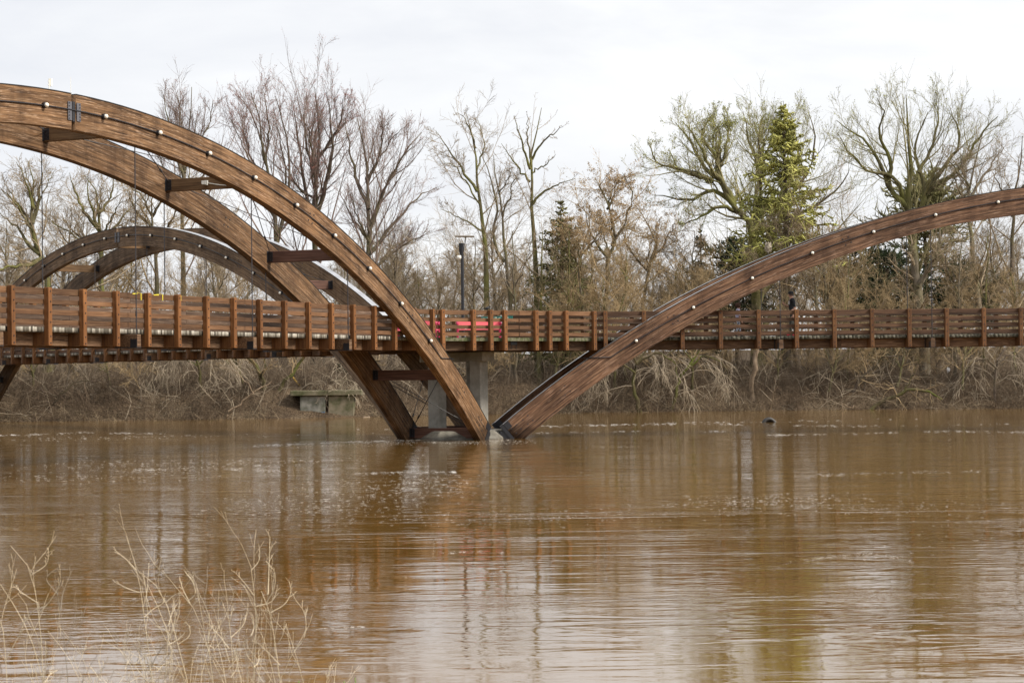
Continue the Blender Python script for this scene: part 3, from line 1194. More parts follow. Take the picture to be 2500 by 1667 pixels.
M['twig_red'] = bark('reddish_twigs', (0.13, 0.093, 0.078), (0.30, 0.225, 0.19), scale=0.5)
M['twig_willow'] = bark('willow_twigs', (0.17, 0.15, 0.075), (0.34, 0.305, 0.15), scale=0.5)
M['twig_mid'] = bark('brown_brush', (0.085, 0.064, 0.044), (0.23, 0.178, 0.125), scale=0.6)
M['twig_dark'] = bark('dark_brush', (0.05, 0.036, 0.025), (0.16, 0.118, 0.08), scale=0.6)
M['bud_red'] = plain('red_maple_buds', (0.36, 0.13, 0.10), 0.7, col2=(0.24, 0.09, 0.075), scale=2)
M['bud_green'] = plain('willow_buds', (0.36, 0.36, 0.10), 0.7, col2=(0.22, 0.25, 0.06), scale=2)
M['bud_orange'] = plain('dry_orange_leaves', (0.38, 0.26, 0.13), 0.7, col2=(0.25, 0.17, 0.09), scale=2)
M['needle_dark'] = plain('dark_needles', (0.06, 0.08, 0.035), 0.8, col2=(0.018, 0.028, 0.014), scale=1.5, spec=0.15)
M['needle_lit'] = plain('yellow_green_needles', (0.46, 0.45, 0.13), 0.8, col2=(0.22, 0.22, 0.07), scale=0.8, spec=0.15)
M['needle_blue'] = plain('spruce_needles', (0.27, 0.25, 0.11), 0.8, col2=(0.11, 0.11, 0.05), scale=1.2, spec=0.15)


def px_poly(pts, y, base, rng, spread):
    """control points surveyed at the tree's distance; limbs wander in depth as they rise"""
    out = []
    dirn = rng.uniform(-1, 1) * spread
    n = len(pts)
    for j, (u, v) in enumerate(pts):
        yy = y + dirn * (j / max(1, n - 1)) ** 1.2
        out.append(at_y(u, v if v > 600 else 600 - (600 - v) * 0.89, yy) - base)      # the twigs add the last tenth
    return np.array(out)


LEVELS = {      # sub-branching of the limbs
    'maple': [dict(n=8, t1=0.96, ang=0.55, lr=0.60, k=7, up=0.12, wander=0.10, rr=0.45, t0=0.12, tl=0.70), dict(n=6, ang=0.55, lr=0.50, k=4, up=0.10, wander=0.10, rr=0.5, t0=0.12, tl=0.35),
              dict(n=6, ang=0.5, lr=0.55, k=3, up=0.08, wander=0.10, rr=0.6, t0=0.1, tl=0.3, rtip=0.003)],
    'slim': [dict(n=9, t1=0.95, ang=0.8, lr=0.36, k=6, up=0.10, wander=0.14, rr=0.42, t0=0.22), dict(n=7, ang=0.75, lr=0.5, k=4, up=0.07, wander=0.14, rr=0.5, t0=0.15),
             dict(n=6, ang=0.7, lr=0.55, k=3, up=0.06, wander=0.13, rr=0.6, t0=0.12, rtip=0.003)],
    'willow': [dict(n=8, t1=0.96, ang=0.65, lr=0.62, k=7, up=0.12, wander=0.15, rr=0.45, t0=0.12, tl=0.70), dict(n=6, ang=0.65, lr=0.52, k=5, up=0.11, wander=0.15, rr=0.5, t0=0.12, tl=0.35),
               dict(n=7, ang=0.55, lr=0.55, k=3, up=0.10, wander=0.12, rr=0.6, t0=0.1, tl=0.3, rtip=0.003)],
    'grey': [dict(n=8, t1=0.96, ang=0.75, lr=0.60, k=6, up=0.06, wander=0.18, rr=0.45, t0=0.12, tl=0.70), dict(n=6, ang=0.75, lr=0.52, k=4, up=0.05, wander=0.18, rr=0.5, t0=0.12, tl=0.35),
             dict(n=7, ang=0.65, lr=0.55, k=3, up=0.04, wander=0.16, rr=0.6, t0=0.1, tl=0.3, rtip=0.003)],
}


def make_tree(name, base, limbs, style, trunk_m, twig_m, rng, label, cat='tree', group=None, bud=None, n_bud=0, bud_size=0.05, levels=None, min_r=0.0075, trim=1.0):
    """limbs: list of (points relative to base, r0, r1). trunk + crown are parts of an Empty"""
    root = bpy.data.objects.new(name, None)
    COL.objects.link(root)
    root.location = base
    tag(root, label, cat, group)
    tp, P0, R0 = [], [], []
    for pts, r0, r1 in limbs:
        P = resample(pts, 12)
        if trim < 1:
            P = resample(P[:max(4, int(round(12 * trim)))], 12)
        P[1:-1] += rng.normal(0, 0.05, (10, 3))
        R = np.linspace(r0, r1, 12)
        if P[0][2] < 0.3:
            R[0] *= 1.35
        tp.append(tubes(P[None], R[None], 7))
        P0.append(P)
        R0.append(R)
    V, F = join(tp)
    link('trunk', mesh_np('trunk', V, [F], M[trunk_m], smooth=True), root)
    P, R = np.array(P0), np.array(R0)
    cp = []
    lv = levels or LEVELS[style]
    for j, d in enumerate(lv):
        P, R = spawn(rng, P, R, rmin=min_r, **{'rtip': 0.006, **d})
        cp.append(tubes(P, R, 4 if j == 0 else 3))
    V, F = join(cp)
    mats = [M[twig_m]]
    mi = np.zeros(len(F), np.int32)
    if bud:
        V2, F2 = leaves(rng, P, n_bud, bud_size)
        F = np.concatenate([F, F2 + len(V)])
        V = np.concatenate([V, V2])
        mats.append(M[bud])
        mi = np.concatenate([mi, np.ones(len(F2), np.int32)])
    link('crown', mesh_np('crown', V, [F], mats, mi=mi), root)
    return root


def copy_tree(src, base, rotz, sc, label=None, group=None):
    r = src.copy()
    COL.objects.link(r)
    r.location = base
    r.rotation_euler = (0, 0, rotz)
    r.scale = (sc, sc, sc)
    if label:
        r['label'] = label
    if group:
        r['group'] = group
    for ch in src.children:
        c = ch.copy()
        COL.objects.link(c)
        c.parent = r
    return r


def base_at(u, y, dz=-0.15):
    p = at_y(u, 900, y)
    return np.array([p[0], y, float(ground_z(p[0], y)) + dz])


def px_tree(name, u0, y, polys, style, trunk_m, twig_m, seed, label, spread=2.5, **kw):
    fuller = kw.pop('fuller', style in ('maple', 'willow', 'grey') and 'levels' not in kw and 'tree' in name)
    """polys: list of (pixel points, r0, r1)"""
    rng = np.random.default_rng(seed)
    base = base_at(u0, y)
    limbs = []
    extra = []
    for i, (pts, r0, r1) in enumerate(polys):
        q = px_poly(pts, y, base, rng, 0.6 if i == 0 else spread)
        if i == 0:
            q = np.concatenate([[[0, 0, 0]], q])
        limbs.append((q, r0, r1))
        if i > 0 and fuller:      # limbs towards and away from the viewer fill the crown's depth
            a_ = rng.choice([-1, 1]) * rng.uniform(0.6, 1.5)
            d_ = q - q[0]
            rot = np.array([[math.cos(a_), -math.sin(a_), 0], [math.sin(a_), math.cos(a_), 0], [0, 0, 1]])
            extra.append((q[0] + (d_ @ rot.T) * rng.uniform(0.8, 0.97), r0 * 0.8, r1))
    limbs += extra
    return make_tree(name, base, limbs, style, trunk_m, twig_m, rng, label, **kw)


# ---------------------------------------------------------------- trees one can tell apart
px_tree('maple_tree', 690, 56, [
    ([(688, 760), (674, 560), (658, 430), (642, 330), (628, 230), (612, 180)], .26, .02),
    ([(676, 600), (700, 480), (706, 360), (690, 260), (672, 190)], .13, .02),
    ([(660, 440), (620, 380), (598, 300), (588, 230)], .10, .015),
    ([(650, 380), (655, 300), (650, 220), (642, 175)], .09, .015),
    ([(668, 520), (630, 470), (590, 440)], .08, .015)],
    'maple', 'bark_brown', 'twig_red', 11, 'narrow red-budded maple at the left edge of the tall reddish group', bud='bud_red', n_bud=6000, bud_size=0.032, group='red budded maples')
px_tree('maple_tree', 770, 58, [
    ([(772, 760), (770, 540), (774, 400), (780, 280), (768, 165)], .30, .02),
    ([(770, 600), (748, 480), (736, 360), (722, 270), (716, 215)], .17, .02),
    ([(772, 520), (800, 420), (812, 320), (806, 230), (796, 180)], .16, .02),
    ([(775, 430), (748, 330), (745, 240), (748, 185)], .12, .015),
    ([(776, 360), (820, 290), (836, 230), (838, 195)], .11, .015),
    ([(774, 480), (716, 420), (690, 360)], .10, .015)],
    'maple', 'bark_brown', 'twig_red', 12, 'tallest red-budded maple, its crown reaching highest behind the arches', bud='bud_red', n_bud=7000, bud_size=0.032, group='red budded maples')
px_tree('maple_tree', 905, 54, [
    ([(902, 760), (900, 600), (900, 470), (892, 350), (872, 250)], .27, .02),
    ([(901, 560), (930, 470), (965, 390), (1005, 320), (1030, 290)], .16, .02),
    ([(902, 620), (960, 540), (1020, 470), (1065, 440)], .14, .015),
    ([(900, 500), (868, 410), (850, 320), (842, 250)], .13, .015),
    ([(897, 420), (925, 350), (935, 290), (930, 260)], .10, .015),
    ([(902, 590), (856, 520), (832, 450)], .10, .015),
    ([(906, 660), (985, 600), (1050, 560)], .10, .015)],
    'maple', 'bark_brown', 'twig_red', 13, 'broad bare maple sweeping right behind the upper part of the nearest arch', bud='bud_red', n_bud=2000, bud_size=0.03, group='red budded maples')
px_tree('bare_tree', 447, 62, [
    ([(448, 760), (446, 555), (450, 406), (462, 291), (468, 165)], .24, .02),
    ([(450, 420), (424, 330), (408, 250), (398, 185)], .12, .015),
    ([(452, 400), (440, 300), (436, 220), (430, 180)], .10, .015),
    ([(452, 390), (490, 310), (515, 250), (520, 200)], .12, .015),
    ([(449, 440), (510, 390), (545, 340)], .09, .015),
    ([(449, 460), (405, 400), (385, 340)], .08, .015)],
    'maple', 'bark_grey', 'twig_red', 14, 'slender bare tree rising above the nearest arch, left of the red maples', bud='bud_red', n_bud=1500, bud_size=0.03)
px_tree('bare_tree', 1187, 50, [
    ([(1187, 747), (1182, 571), (1172, 487), (1165, 410), (1161, 334), (1150, 280), (1138, 236)], .23, .015),
    ([(1165, 452), (1126, 387), (1092, 330), (1064, 286)], .10, .012),
    ([(1161, 334), (1148, 280), (1115, 235)], .07, .012),
    ([(1172, 487), (1110, 385), (1080, 365)], .06, .012),
    ([(1163, 400), (1180, 320), (1165, 250)], .06, .012),
    ([(1180, 560), (1120, 520), (1075, 500)], .06, .012)],
    'slim', 'bark_moss', 'twig_grey', 15, 'leaning slim bare tree right behind the black lamp post')
px_tree('bare_tree', 1245, 47, [
    ([(1245, 747), (1230, 590), (1226, 502), (1213, 437), (1205, 353)], .18, .015),
    ([(1232, 640), (1203, 580), (1214, 495), (1188, 390), (1170, 340)], .11, .012),
    ([(1228, 520), (1250, 440), (1262, 400)], .06, .012),
    ([(1218, 460), (1240, 420), (1250, 380)], .05, .012)],
    'slim', 'bark_grey', 'twig_grey', 16, 'thin forked bare tree with a broken top, between the two tall slim trees')
px_tree('bare_tree', 1316, 49, [
    ([(1314, 747), (1299, 533), (1295, 418), (1297, 370), (1310, 303), (1314, 246), (1322, 222)], .24, .015),
    ([(1295, 390), (1272, 310), (1254, 244)], .09, .012),
    ([(1295, 425), (1259, 380), (1224, 320)], .08, .012),
    ([(1301, 487), (1333, 448), (1404, 416)], .09, .012),
    ([(1299, 364), (1330, 310), (1375, 274)], .08, .012),
    ([(1296, 380), (1290, 310), (1286, 240)], .07, .012),
    ([(1299, 400), (1340, 370), (1356, 350)], .06, .012)],
    'slim', 'bark_moss', 'twig_grey', 17, 'tallest slim bare tree near the middle with a thin open crown', levels=[
        dict(n=6, ang=0.8, lr=0.25, k=5, up=0.10, wander=0.12, rr=0.45, t0=0.35), dict(n=4, ang=0.75, lr=0.4, k=4, up=0.06, wander=0.12, rr=0.5, t0=0.3),
        dict(n=3, ang=0.8, lr=0.4, k=3, rr=0.6)])
px_tree('willow_tree', 1850, 54, [
    ([(1846, 720), (1838, 600), (1826, 528), (1788, 485), (1756, 415)], .42, .12),
    ([(1788, 485), (1760, 425), (1712, 372), (1674, 290), (1648, 262)], .22, .02),
    ([(1756, 415), (1744, 352), (1714, 303), (1722, 262), (1740, 240)], .18, .02),
    ([(1740, 425), (1671, 392), (1611, 376), (1580, 315)], .16, .02),
    ([(1792, 489), (1744, 449), (1683, 473), (1598, 462)], .17, .02),
    ([(1800, 509), (1760, 489), (1710, 520), (1660, 540)], .14, .02),
    ([(1752, 408), (1770, 340), (1776, 280), (1762, 235)], .14, .02)],
    'willow', 'bark_moss', 'twig_willow', 18, 'willow leaning left with a wide yellow-green fan of branches', bud='bud_green', n_bud=9000, bud_size=0.045)
px_tree('willow_tree', 1862, 60, [
    ([(1846, 720), (1842, 560), (1846, 453), (1858, 400), (1870, 340), (1892, 283), (1890, 240)], .32, .02),
    ([(1850, 408), (1845, 360), (1829, 320), (1814, 232)], .15, .02),
    ([(1858, 400), (1850, 320), (1858, 260), (1862, 225)], .12, .015),
    ([(1844, 520), (1934, 453), (1978, 380), (1990, 291), (1976, 240)], .18, .02),
    ([(1845, 560), (1990, 489), (2055, 429), (2080, 372)], .16, .02),
    ([(1900, 485), (1945, 380), (1940, 280), (1930, 235)], .12, .015)],
    'willow', 'bark_brown', 'twig_willow', 19, 'willow with twisting upright limbs partly behind the big spruce', bud='bud_green', n_bud=7000, bud_size=0.042)
px_tree('spreading_tree', 2240, 56, [
    ([(2236, 740), (2232, 600), (2216, 490), (2228, 392), (2216, 312), (2212, 231), (2212, 186)], .46, .02),
    ([(2218, 500), (2168, 433), (2148, 376), (2111, 312), (2063, 271), (2042, 256)], .20, .02),
    ([(2168, 433), (2176, 376), (2148, 291), (2156, 239), (2142, 195)], .16, .02),
    ([(2228, 560), (2261, 449), (2245, 392), (2237, 312), (2266, 232)], .22, .02),
    ([(2262, 457), (2305, 384), (2342, 320), (2320, 222)], .18, .02),
    ([(2268, 450), (2346, 384), (2390, 303), (2436, 246)], .18, .02),
    ([(2216, 485), (2176, 408), (2124, 400), (2075, 344), (2047, 295)], .15, .02),
    ([(2242, 400), (2280, 310), (2290, 240), (2286, 196)], .13, .02)],
    'willow', 'bark_moss', 'twig_willow', 20, 'largest bare tree on the right with a broad fan-shaped crown', bud='bud_green', n_bud=5000, bud_size=0.035, fuller=False)
px_tree('bare_tree', 2395, 52, [
    ([(2392, 760), (2372, 600), (2360, 480), (2374, 400), (2392, 330), (2400, 290)], .24, .02),
    ([(2364, 520), (2340, 440), (2322, 390)], .10, .015),
    ([(2366, 470), (2420, 380), (2450, 330)], .11, .015),
    ([(2368, 440), (2350, 380), (2356, 330)], .08, .015)],
    'grey', 'bark_grey', 'twig_grey', 21, 'bare grey tree leaning left under the big fan-shaped crown')
px_tree('bare_tree', 2478, 55, [
    ([(2476, 760), (2470, 600), (2474, 480), (2488, 380), (2496, 300)], .24, .02),
    ([(2472, 520), (2440, 440), (2425, 400)], .10, .015),
    ([(2474, 480), (2520, 400), (2540, 330)], .11, .015)],
    'grey', 'bark_brown', 'twig_grey', 22, 'bare tree cut by the right edge of the picture')
px_tree('bare_tree', 118, 50, [
    ([(120, 760), (101, 631), (80, 551), (80, 451), (75, 397), (68, 369)], .30, .02),
    ([(98, 620), (64, 586), (31, 534), (0, 510)], .14, .02),
    ([(80, 540), (95, 460), (105, 400), (100, 370)], .12, .015),
    ([(82, 560), (40, 480), (10, 430)], .12, .015),
    ([(101, 631), (71, 645), (30, 650), (-15, 660)], .15, .03),
    ([(84, 500), (60, 420), (40, 370)], .10, .015)],
    'grey', 'bark_moss', 'twig_grey', 23, 'bare tree with a low mossy limb pointing left at the left edge')
px_tree('bare_tree', 250, 52, [
    ([(250, 760), (246, 620), (240, 500), (232, 440), (206, 408)], .28, .02),
    ([(244, 560), (205, 500), (180, 440), (170, 400)], .14, .015),
    ([(242, 520), (275, 450), (280, 400)], .12, .015),
    ([(246, 600), (300, 520), (340, 470)], .12, .015),
    ([(247, 620), (180, 560), (150, 520)], .11, .015)],
    'grey', 'bark_moss', 'twig_grey', 24, 'mossy-limbed bare tree seen above the far arch crown')
px_tree('bare_tree', 380, 54, [
    ([(380, 760), (384, 640), (370, 540), (372, 470), (380, 430)], .24, .02),
    ([(378, 600), (420, 530), (440, 480)], .12, .015),
    ([(374, 560), (330, 500), (310, 450)], .11, .015),
    ([(372, 520), (400, 460), (410, 420)], .10, .015)],
    'grey', 'bark_grey', 'twig_tan', 25, 'bare tree standing behind the right shoulder of the far arch')
px_tree('oak_tree', 1480, 50, [
    ([(1478, 760), (1486, 640), (1500, 560), (1478, 480), (1462, 430), (1490, 395)], .20, .02),
    ([(1494, 600), (1530, 520), (1545, 470), (1520, 400)], .11, .015),
    ([(1488, 640), (1440, 560), (1425, 500)], .10, .015),
    ([(1482, 500), (1510, 440), (1535, 410)], .08, .015)],
    'grey', 'bark_grey', 'twig_tan', 26, 'small tree keeping orange dead leaves, left of the leaning willow', bud='bud_orange', n_bud=6000, bud_size=0.045)
px_tree('oak_tree', 1420, 47, [
    ([(1424, 760), (1418, 660), (1425, 590), (1440, 540), (1432, 500)], .14, .015),
    ([(1420, 660), (1385, 590), (1370, 540)], .08, .012),
    ([(1422, 620), (1465, 560), (1475, 510)], .08, .012)],
    'grey', 'bark_grey', 'twig_tan', 27, 'shrubby orange-leaved tree right of the middle spruce', bud='bud_orange', n_bud=5000, bud_size=0.042)
px_tree('oak_tree', 1560, 52, [
    ([(1566, 760), (1585, 660), (1600, 590), (1570, 520), (1545, 480)], .16, .015),
    ([(1590, 640), (1640, 560), (1650, 520)], .09, .012),
    ([(1580, 660), (1530, 600), (1520, 550)], .09, .012)],
    'grey', 'bark_brown', 'twig_tan', 28, 'crooked tree with thin orange leaves under the leaning willow', bud='bud_orange', n_bud=4000, bud_size=0.042)


# generic wood trees -----------------------------------------------------------------
def gen_limbs(rng, h, r, nl, lean=0.06, spread=0.55, z0=0.22):
    top = np.array([rng.normal(0, lean) * h, rng.normal(0, lean) * h, h])
    mid = top * 0.5 + np.array([rng.normal(0, 0.025) * h, rng.normal(0, 0.025) * h, 0])
    tr = np.array([[0, 0, 0], mid * 0.5 + rng.normal(0, 0.01, 3) * h, mid, top * 0.78 + rng.normal(0, 0.015, 3) * h, top])
    tr[1, 2] = h * 0.25
    limbs = [(tr, r, 0.02)]
    P = resample(tr, 30)
    for i in range(nl):
        t = z0 + (0.85 - z0) * (i + rng.random()) / nl
        b0 = P[int(t * 29)]
        az = i * 2.4 + rng.normal(0, 0.4)
        ln = h * (0.42 - 0.28 * t) * rng.uniform(0.7, 1.25)
        d = np.array([math.cos(az) * spread, math.sin(az) * spread, 0.75])
        d /= np.linalg.norm(d)
        p1 = b0 + d * ln * 0.5
        p2 = b0 + d * ln + np.array([0, 0, 0.14 * ln]) + rng.normal(0, 0.06, 3) * ln
        limbs.append((np.array([b0, p1, p2]), r * (0.55 - 0.3 * t), 0.012))
    return limbs


protos = []
specs = [(9.6, .16, 8, 'bark_grey', 'twig_grey'), (11.0, .19, 9, 'bark_brown', 'twig_grey'), (9.0, .12, 8, 'bark_moss', 'twig_tan'), (10.2, .15, 7, 'bark_grey', 'twig_tan'), (7.5, .09, 7, 'bark_brown', 'twig_tan')]
rg = np.random.default_rng(99)
place = []
for u, y in [(30, 58), (175, 60), (320, 62), (560, 52), (620, 66), (820, 66), (960, 60), (1030, 52), (1090, 58), (1140, 64), (1270, 60), (1350, 64), (1450, 60), (1530, 66),
             (1620, 60), (1690, 56), (1960, 50), (2060, 54), (2330, 62), (2430, 64), (-60, 56), (2560, 58), (-30, 66), (90, 68), (500, 70),
             (720, 74), (880, 72), (1000, 70), (1200, 74), (1400, 72), (1580, 74), (1780, 72), (1910, 70), (2160, 70), (2290, 72), (2400, 74), (2500, 70), (240, 72), (410, 74),
             (1300, 56), (1160, 55), (1240, 66), (1410, 57), (1500, 58), (1640, 66), (1850, 64), (2450, 56), (60, 52), (290, 56), (460, 58), (190, 46), (545, 47), (1530, 48), (1720, 48), (2140, 47), (1065, 47), (940, 48), (1660, 49), (2010, 48), (2330, 49)]:
    place.append((u + rg.uniform(-14, 14), y + rg.uniform(-2, 2)))
WOODR = [(100, 'left', 'bare wood tree at the left edge behind the far arch foot'), (400, 'far arch', 'bare wood tree standing behind the far arch'),
         (700, 'near arches', 'bare wood tree seen between the far arch crown and the red maples'), (1000, 'maples', 'bare wood tree behind the lower half of the nearest arch'),
         (1250, 'lamp post', 'bare wood tree in the grey wood around the black lamp post'), (1500, 'middle', 'bare wood tree in the brown wood around the middle spruce'),
         (1800, 'right foot', 'bare wood tree behind the lower end of the right arch'), (2150, 'spruce', 'bare wood tree in the wood around the tall yellow-green spruce'),
         (9999, 'right', 'bare wood tree behind the upper part of the right arch')]


def wood_label(u):
    for lim, key, lab in WOODR:
        if u < lim:
            return lab, 'bare wood trees, ' + key



for j, (u, y) in enumerate(place):
    b0 = base_at(u, y)
    WOODL, WOODG = wood_label(u)
    i = j % 5
    if j < 5:
        h_, r_, nl, tm, tw = specs[i]
        rr_ = np.random.default_rng(300 + i)
        protos.append(make_tree('wood_tree', b0, gen_limbs(rr_, h_, r_, nl), 'grey', tm, tw, rr_, WOODL, group=WOODG, levels=[
            dict(n=8, ang=0.7, lr=0.52, k=5, up=0.06, wander=0.2, rr=0.48, t0=0.12, tl=0.4), dict(n=7, ang=0.7, lr=0.55, k=4, up=0.04, wander=0.2, rr=0.5, t0=0.12, tl=0.35),
            dict(n=10, ang=0.65, lr=0.62, k=3, up=0.03, wander=0.2, rr=0.6, t0=0.1, tl=0.35, rtip=0.003)]))
    else:
        copy_tree(protos[i], b0, rg.uniform(0, 6.28), rg.uniform(0.6, 0.92), WOODL, WOODG)


rgs = np.random.default_rng(123)
for j, u in enumerate([20, 85, 160, 270, 345, 600, 900, 1190, 1240, 1350, 1440, 1500, 1600, 1690, 1770, 1900, 1960, 2020, 2110, 2190, 2290, 2350, 2420, 2480]):
    p_ = at_y(u, 900, 40)
    yb = float(bank_y(p_[0])) + rgs.uniform(1.2, 4.5)
    c_ = copy_tree(protos[[4, 2][j % 2]], base_at(u, yb, -0.1), rgs.uniform(0, 6.28), rgs.uniform(0.42, 0.72),
                   'thin sapling on the bank slope under the ' + ('left spans' if u < 950 else 'bridge centre' if u < 1500 else 'right span'), 'saplings on the bank slope, ' + ('left' if u < 950 else 'centre' if u < 1500 else 'right'))
    c_.rotation_euler = (rgs.normal(0, 0.16), rgs.normal(0, 0.2), rgs.uniform(0, 6.28))


# conifers ---------------------------------------------------------------------------
def conifer(name, u, vtop, y, wid, needle, seed, label, z0=0.12, droop=-0.10, nb=110, ragged=0.25, n1=8, n2=3, rn=0.055, pine=False):
    rng = np.random.default_rng(seed)
    base = base_at(u, y)
    top = at_y(u, vtop, y)[2] - base[2]
    root = bpy.data.objects.new(name, None)
    COL.objects.link(root)
    root.location = base
    tag(root, label, 'tree')
    tr = np.array([[0, 0, 0], [0.05, 0, top * .4], [0, 0.05, top * .8], [0, 0, top]])
    P = resample(tr, 14)
    V, F = tubes(P[None], np.linspace(0.022 * top, 0.012, 14)[None], 7)
    link('trunk', mesh_np('trunk', V, [F], M['bark_brown'], smooth=True), root)
    t = z0 + (0.985 - z0) * np.sort(rng.random(nb))
    az = np.arange(nb) * 2.399 + rng.normal(0, 0.3, nb)
    prof = (1 - t) ** 0.75 if not pine else np.sin(np.clip((t - z0) / (1 - z0), 0.02, 1) * 2.6 + 0.35) ** 0.8
    ln = np.maximum(wid * prof * rng.uniform(1 - ragged, 1 + ragged * 0.6, nb), 0.18)
    D = np.stack([np.cos(az), np.sin(az), 0.05 + 0.55 * t], 1)
    D = unit(D)
    pts = [np.stack([np.zeros(nb), np.zeros(nb), t * top], 1)]
    for j in range(5):
        D = unit(D + np.array([0, 0, droop if j < 3 else 0.06]) + rng.normal(0, 0.07, D.shape))
        pts.append(pts[-1] + D * (ln / 5)[:, None])
    P = np.stack(pts, 1)
    R = np.linspace(1, 0.3, 6)[None] * (0.018 + 0.012 * ln)[:, None]
    c = [tubes(P, R, 3)]
    V0, F0 = c[0]
    P1, R1 = spawn(rng, P, R, n1, t0=0.12, ang=0.95, lr=0.42, rr=1.0, k=3, up=-0.12 if not pine else 0.15, wander=0.12, rtip=0.015, rmin=rn, tl=0.65, flat=0.75)
    P2, R2 = spawn(rng, P1, R1, n2, t0=0.15, ang=0.8, lr=0.6, rr=1.0, k=3, up=-0.10 if not pine else 0.2, wander=0.15, rtip=0.012, rmin=rn * 0.85, tl=0.4)
    Vn, Fn = join([tubes(P1, R1, 3), tubes(P2, R2, 3)])
    link('crown', mesh_np('crown', np.concatenate([V0, Vn]), [np.concatenate([F0, Fn + len(V0)])], [M['bark_brown'], M[needle]],
                          mi=np.concatenate([np.zeros(len(F0), np.int32), np.ones(len(Fn), np.int32)])), root)
    return root


conifer('spruce_tree', 1922, 247, 50.5, 5.0, 'needle_lit', 41, 'tall yellow-green spruce rising among the bare willows on the right', nb=150, n1=11, n2=3, z0=0.36, ragged=0.4, rn=0.068)
conifer('spruce_tree', 1374, 478, 48.5, 3.3, 'needle_blue', 42, 'grey-green spruce near the middle behind brown twigs', nb=150, ragged=0.4)
conifer('spruce_tree', 1715, 545, 58, 2.2, 'needle_dark', 43, 'narrow dark spruce below the leaning willow', nb=90, ragged=0.4)
conifer('pine_tree', 1800, 590, 62, 3.6, 'needle_dark', 44, 'dark low pine just left of the tall spruce foot', nb=110, pine=True, z0=0.25, ragged=0.4)
conifer('pine_tree', 2262, 425, 63, 3.4, 'needle_blue', 45, 'rounded pine showing through the big fan-shaped crown', nb=90, pine=True, z0=0.5, ragged=0.4, n1=12)
conifer('pine_tree', 2090, 590, 66, 4.0, 'needle_dark', 46, 'dark pine under the right arch, beside the pale trunks', nb=120, pine=True, z0=0.15, ragged=0.4)
conifer('pine_tree', 2170, 620, 57, 3.4, 'needle_dark', 47, 'low dark pine above the railing left of the thick trunk', nb=110, pine=True, z0=0.08, ragged=0.4)
conifer('pine_tree', 2345, 650, 58, 3.4, 'needle_dark', 48, 'low dark pine above the railing at the far right', nb=100, pine=True, z0=0.08, ragged=0.4)
conifer('cedar_shrub', 850, 858, 47, 1.0, 'needle_dark', 49, 'dark green evergreen shrub above the old concrete pier', nb=70, z0=0.02, ragged=0.3, n1=8)
conifer('cedar_shrub', 2150, 838, 50, 1.5, 'needle_dark', 50, 'dark evergreen shrub low in the wood under the right span', nb=80, z0=0.02, ragged=0.4, n1=8)

# ---------------------------------------------------------------- bank: leaning trunks, drooping willow scrub, logs
px_tree('leaning_tree', 668, 38.6, [
    ([(668, 1010), (652, 960), (628, 900), (600, 860), (585, 800)], .17, .07),
    ([(660, 985), (690, 940), (722, 900), (742, 868), (748, 820)], .13, .05),
    ([(655, 970), (640, 930), (648, 880), (655, 830)], .09, .03)],
    'grey', 'bark_log', 'twig_tan', 51, 'forked mossy trunk leaning over the water left of the old pier', spread=0.8, levels=[
        dict(n=6, ang=0.8, lr=0.45, k=5, up=0.02, wander=0.2, rr=0.4, t0=0.3), dict(n=5, ang=0.8, lr=0.5, k=4, up=0.0, wander=0.2, rr=0.5), dict(n=4, ang=0.8, lr=0.5, k=3, rr=0.6)])
px_tree('leaning_tree', 2120, 40.8, [
    ([(2128, 1000), (2170, 972), (2208, 955), (2250, 950), (2300, 975)], .14, .05),
    ([(2200, 958), (2225, 925), (2235, 890)], .05, .02)],
    'grey', 'bark_log', 'twig_tan', 52, 'mossy log arching low over the water at the right', spread=0.5, levels=[
        dict(n=8, ang=1.1, lr=0.4, k=5, up=-0.12, wander=0.2, rr=0.3, t0=0.3), dict(n=4, ang=0.8, lr=0.5, k=4, up=-0.1, wander=0.2, rr=0.5)])
px_tree('leaning_tree', 2050, 42.5, [
    ([(2060, 985), (2085, 950), (2110, 915), (2150, 880), (2190, 868)], .10, .03),
    ([(2090, 945), (2105, 890), (2100, 850)], .05, .02)],
    'grey', 'bark_brown', 'twig_tan', 53, 'dark curved trunk bowing right above the mossy log', spread=0.5, levels=[
        dict(n=8, ang=0.9, lr=0.4, k=5, up=0.0, wander=0.2, rr=0.35, t0=0.3), dict(n=5, ang=0.8, lr=0.5, k=4, up=0.0, wander=0.2, rr=0.5)])
px_tree('dead_trunk', 1835, 43.5, [
    ([(1836, 922), (1842, 890), (1850, 855), (1856, 800), (1858, 760)], .15, .10)],
    'grey', 'bark_dead', 'twig_tan', 54, 'bare peeled dead trunk with a broken foot under the right span', cat='dead tree', spread=0.3, levels=[
        dict(n=3, ang=1.0, lr=0.3, k=4, up=0.05, wander=0.2, rr=0.3, t0=0.5), dict(n=3, ang=0.8, lr=0.4, k=3, rr=0.5)])
px_tree('thick_tree', 2256, 47, [
    ([(2258, 930), (2255, 880), (2250, 800), (2238, 700), (2226, 600)], .36, .22),
    ([(2240, 700), (2290, 610), (2300, 540)], .16, .03)],
    'grey', 'bark_grey', 'twig_grey', 55, 'thickest rough grey trunk standing behind the right railing', spread=1.0)
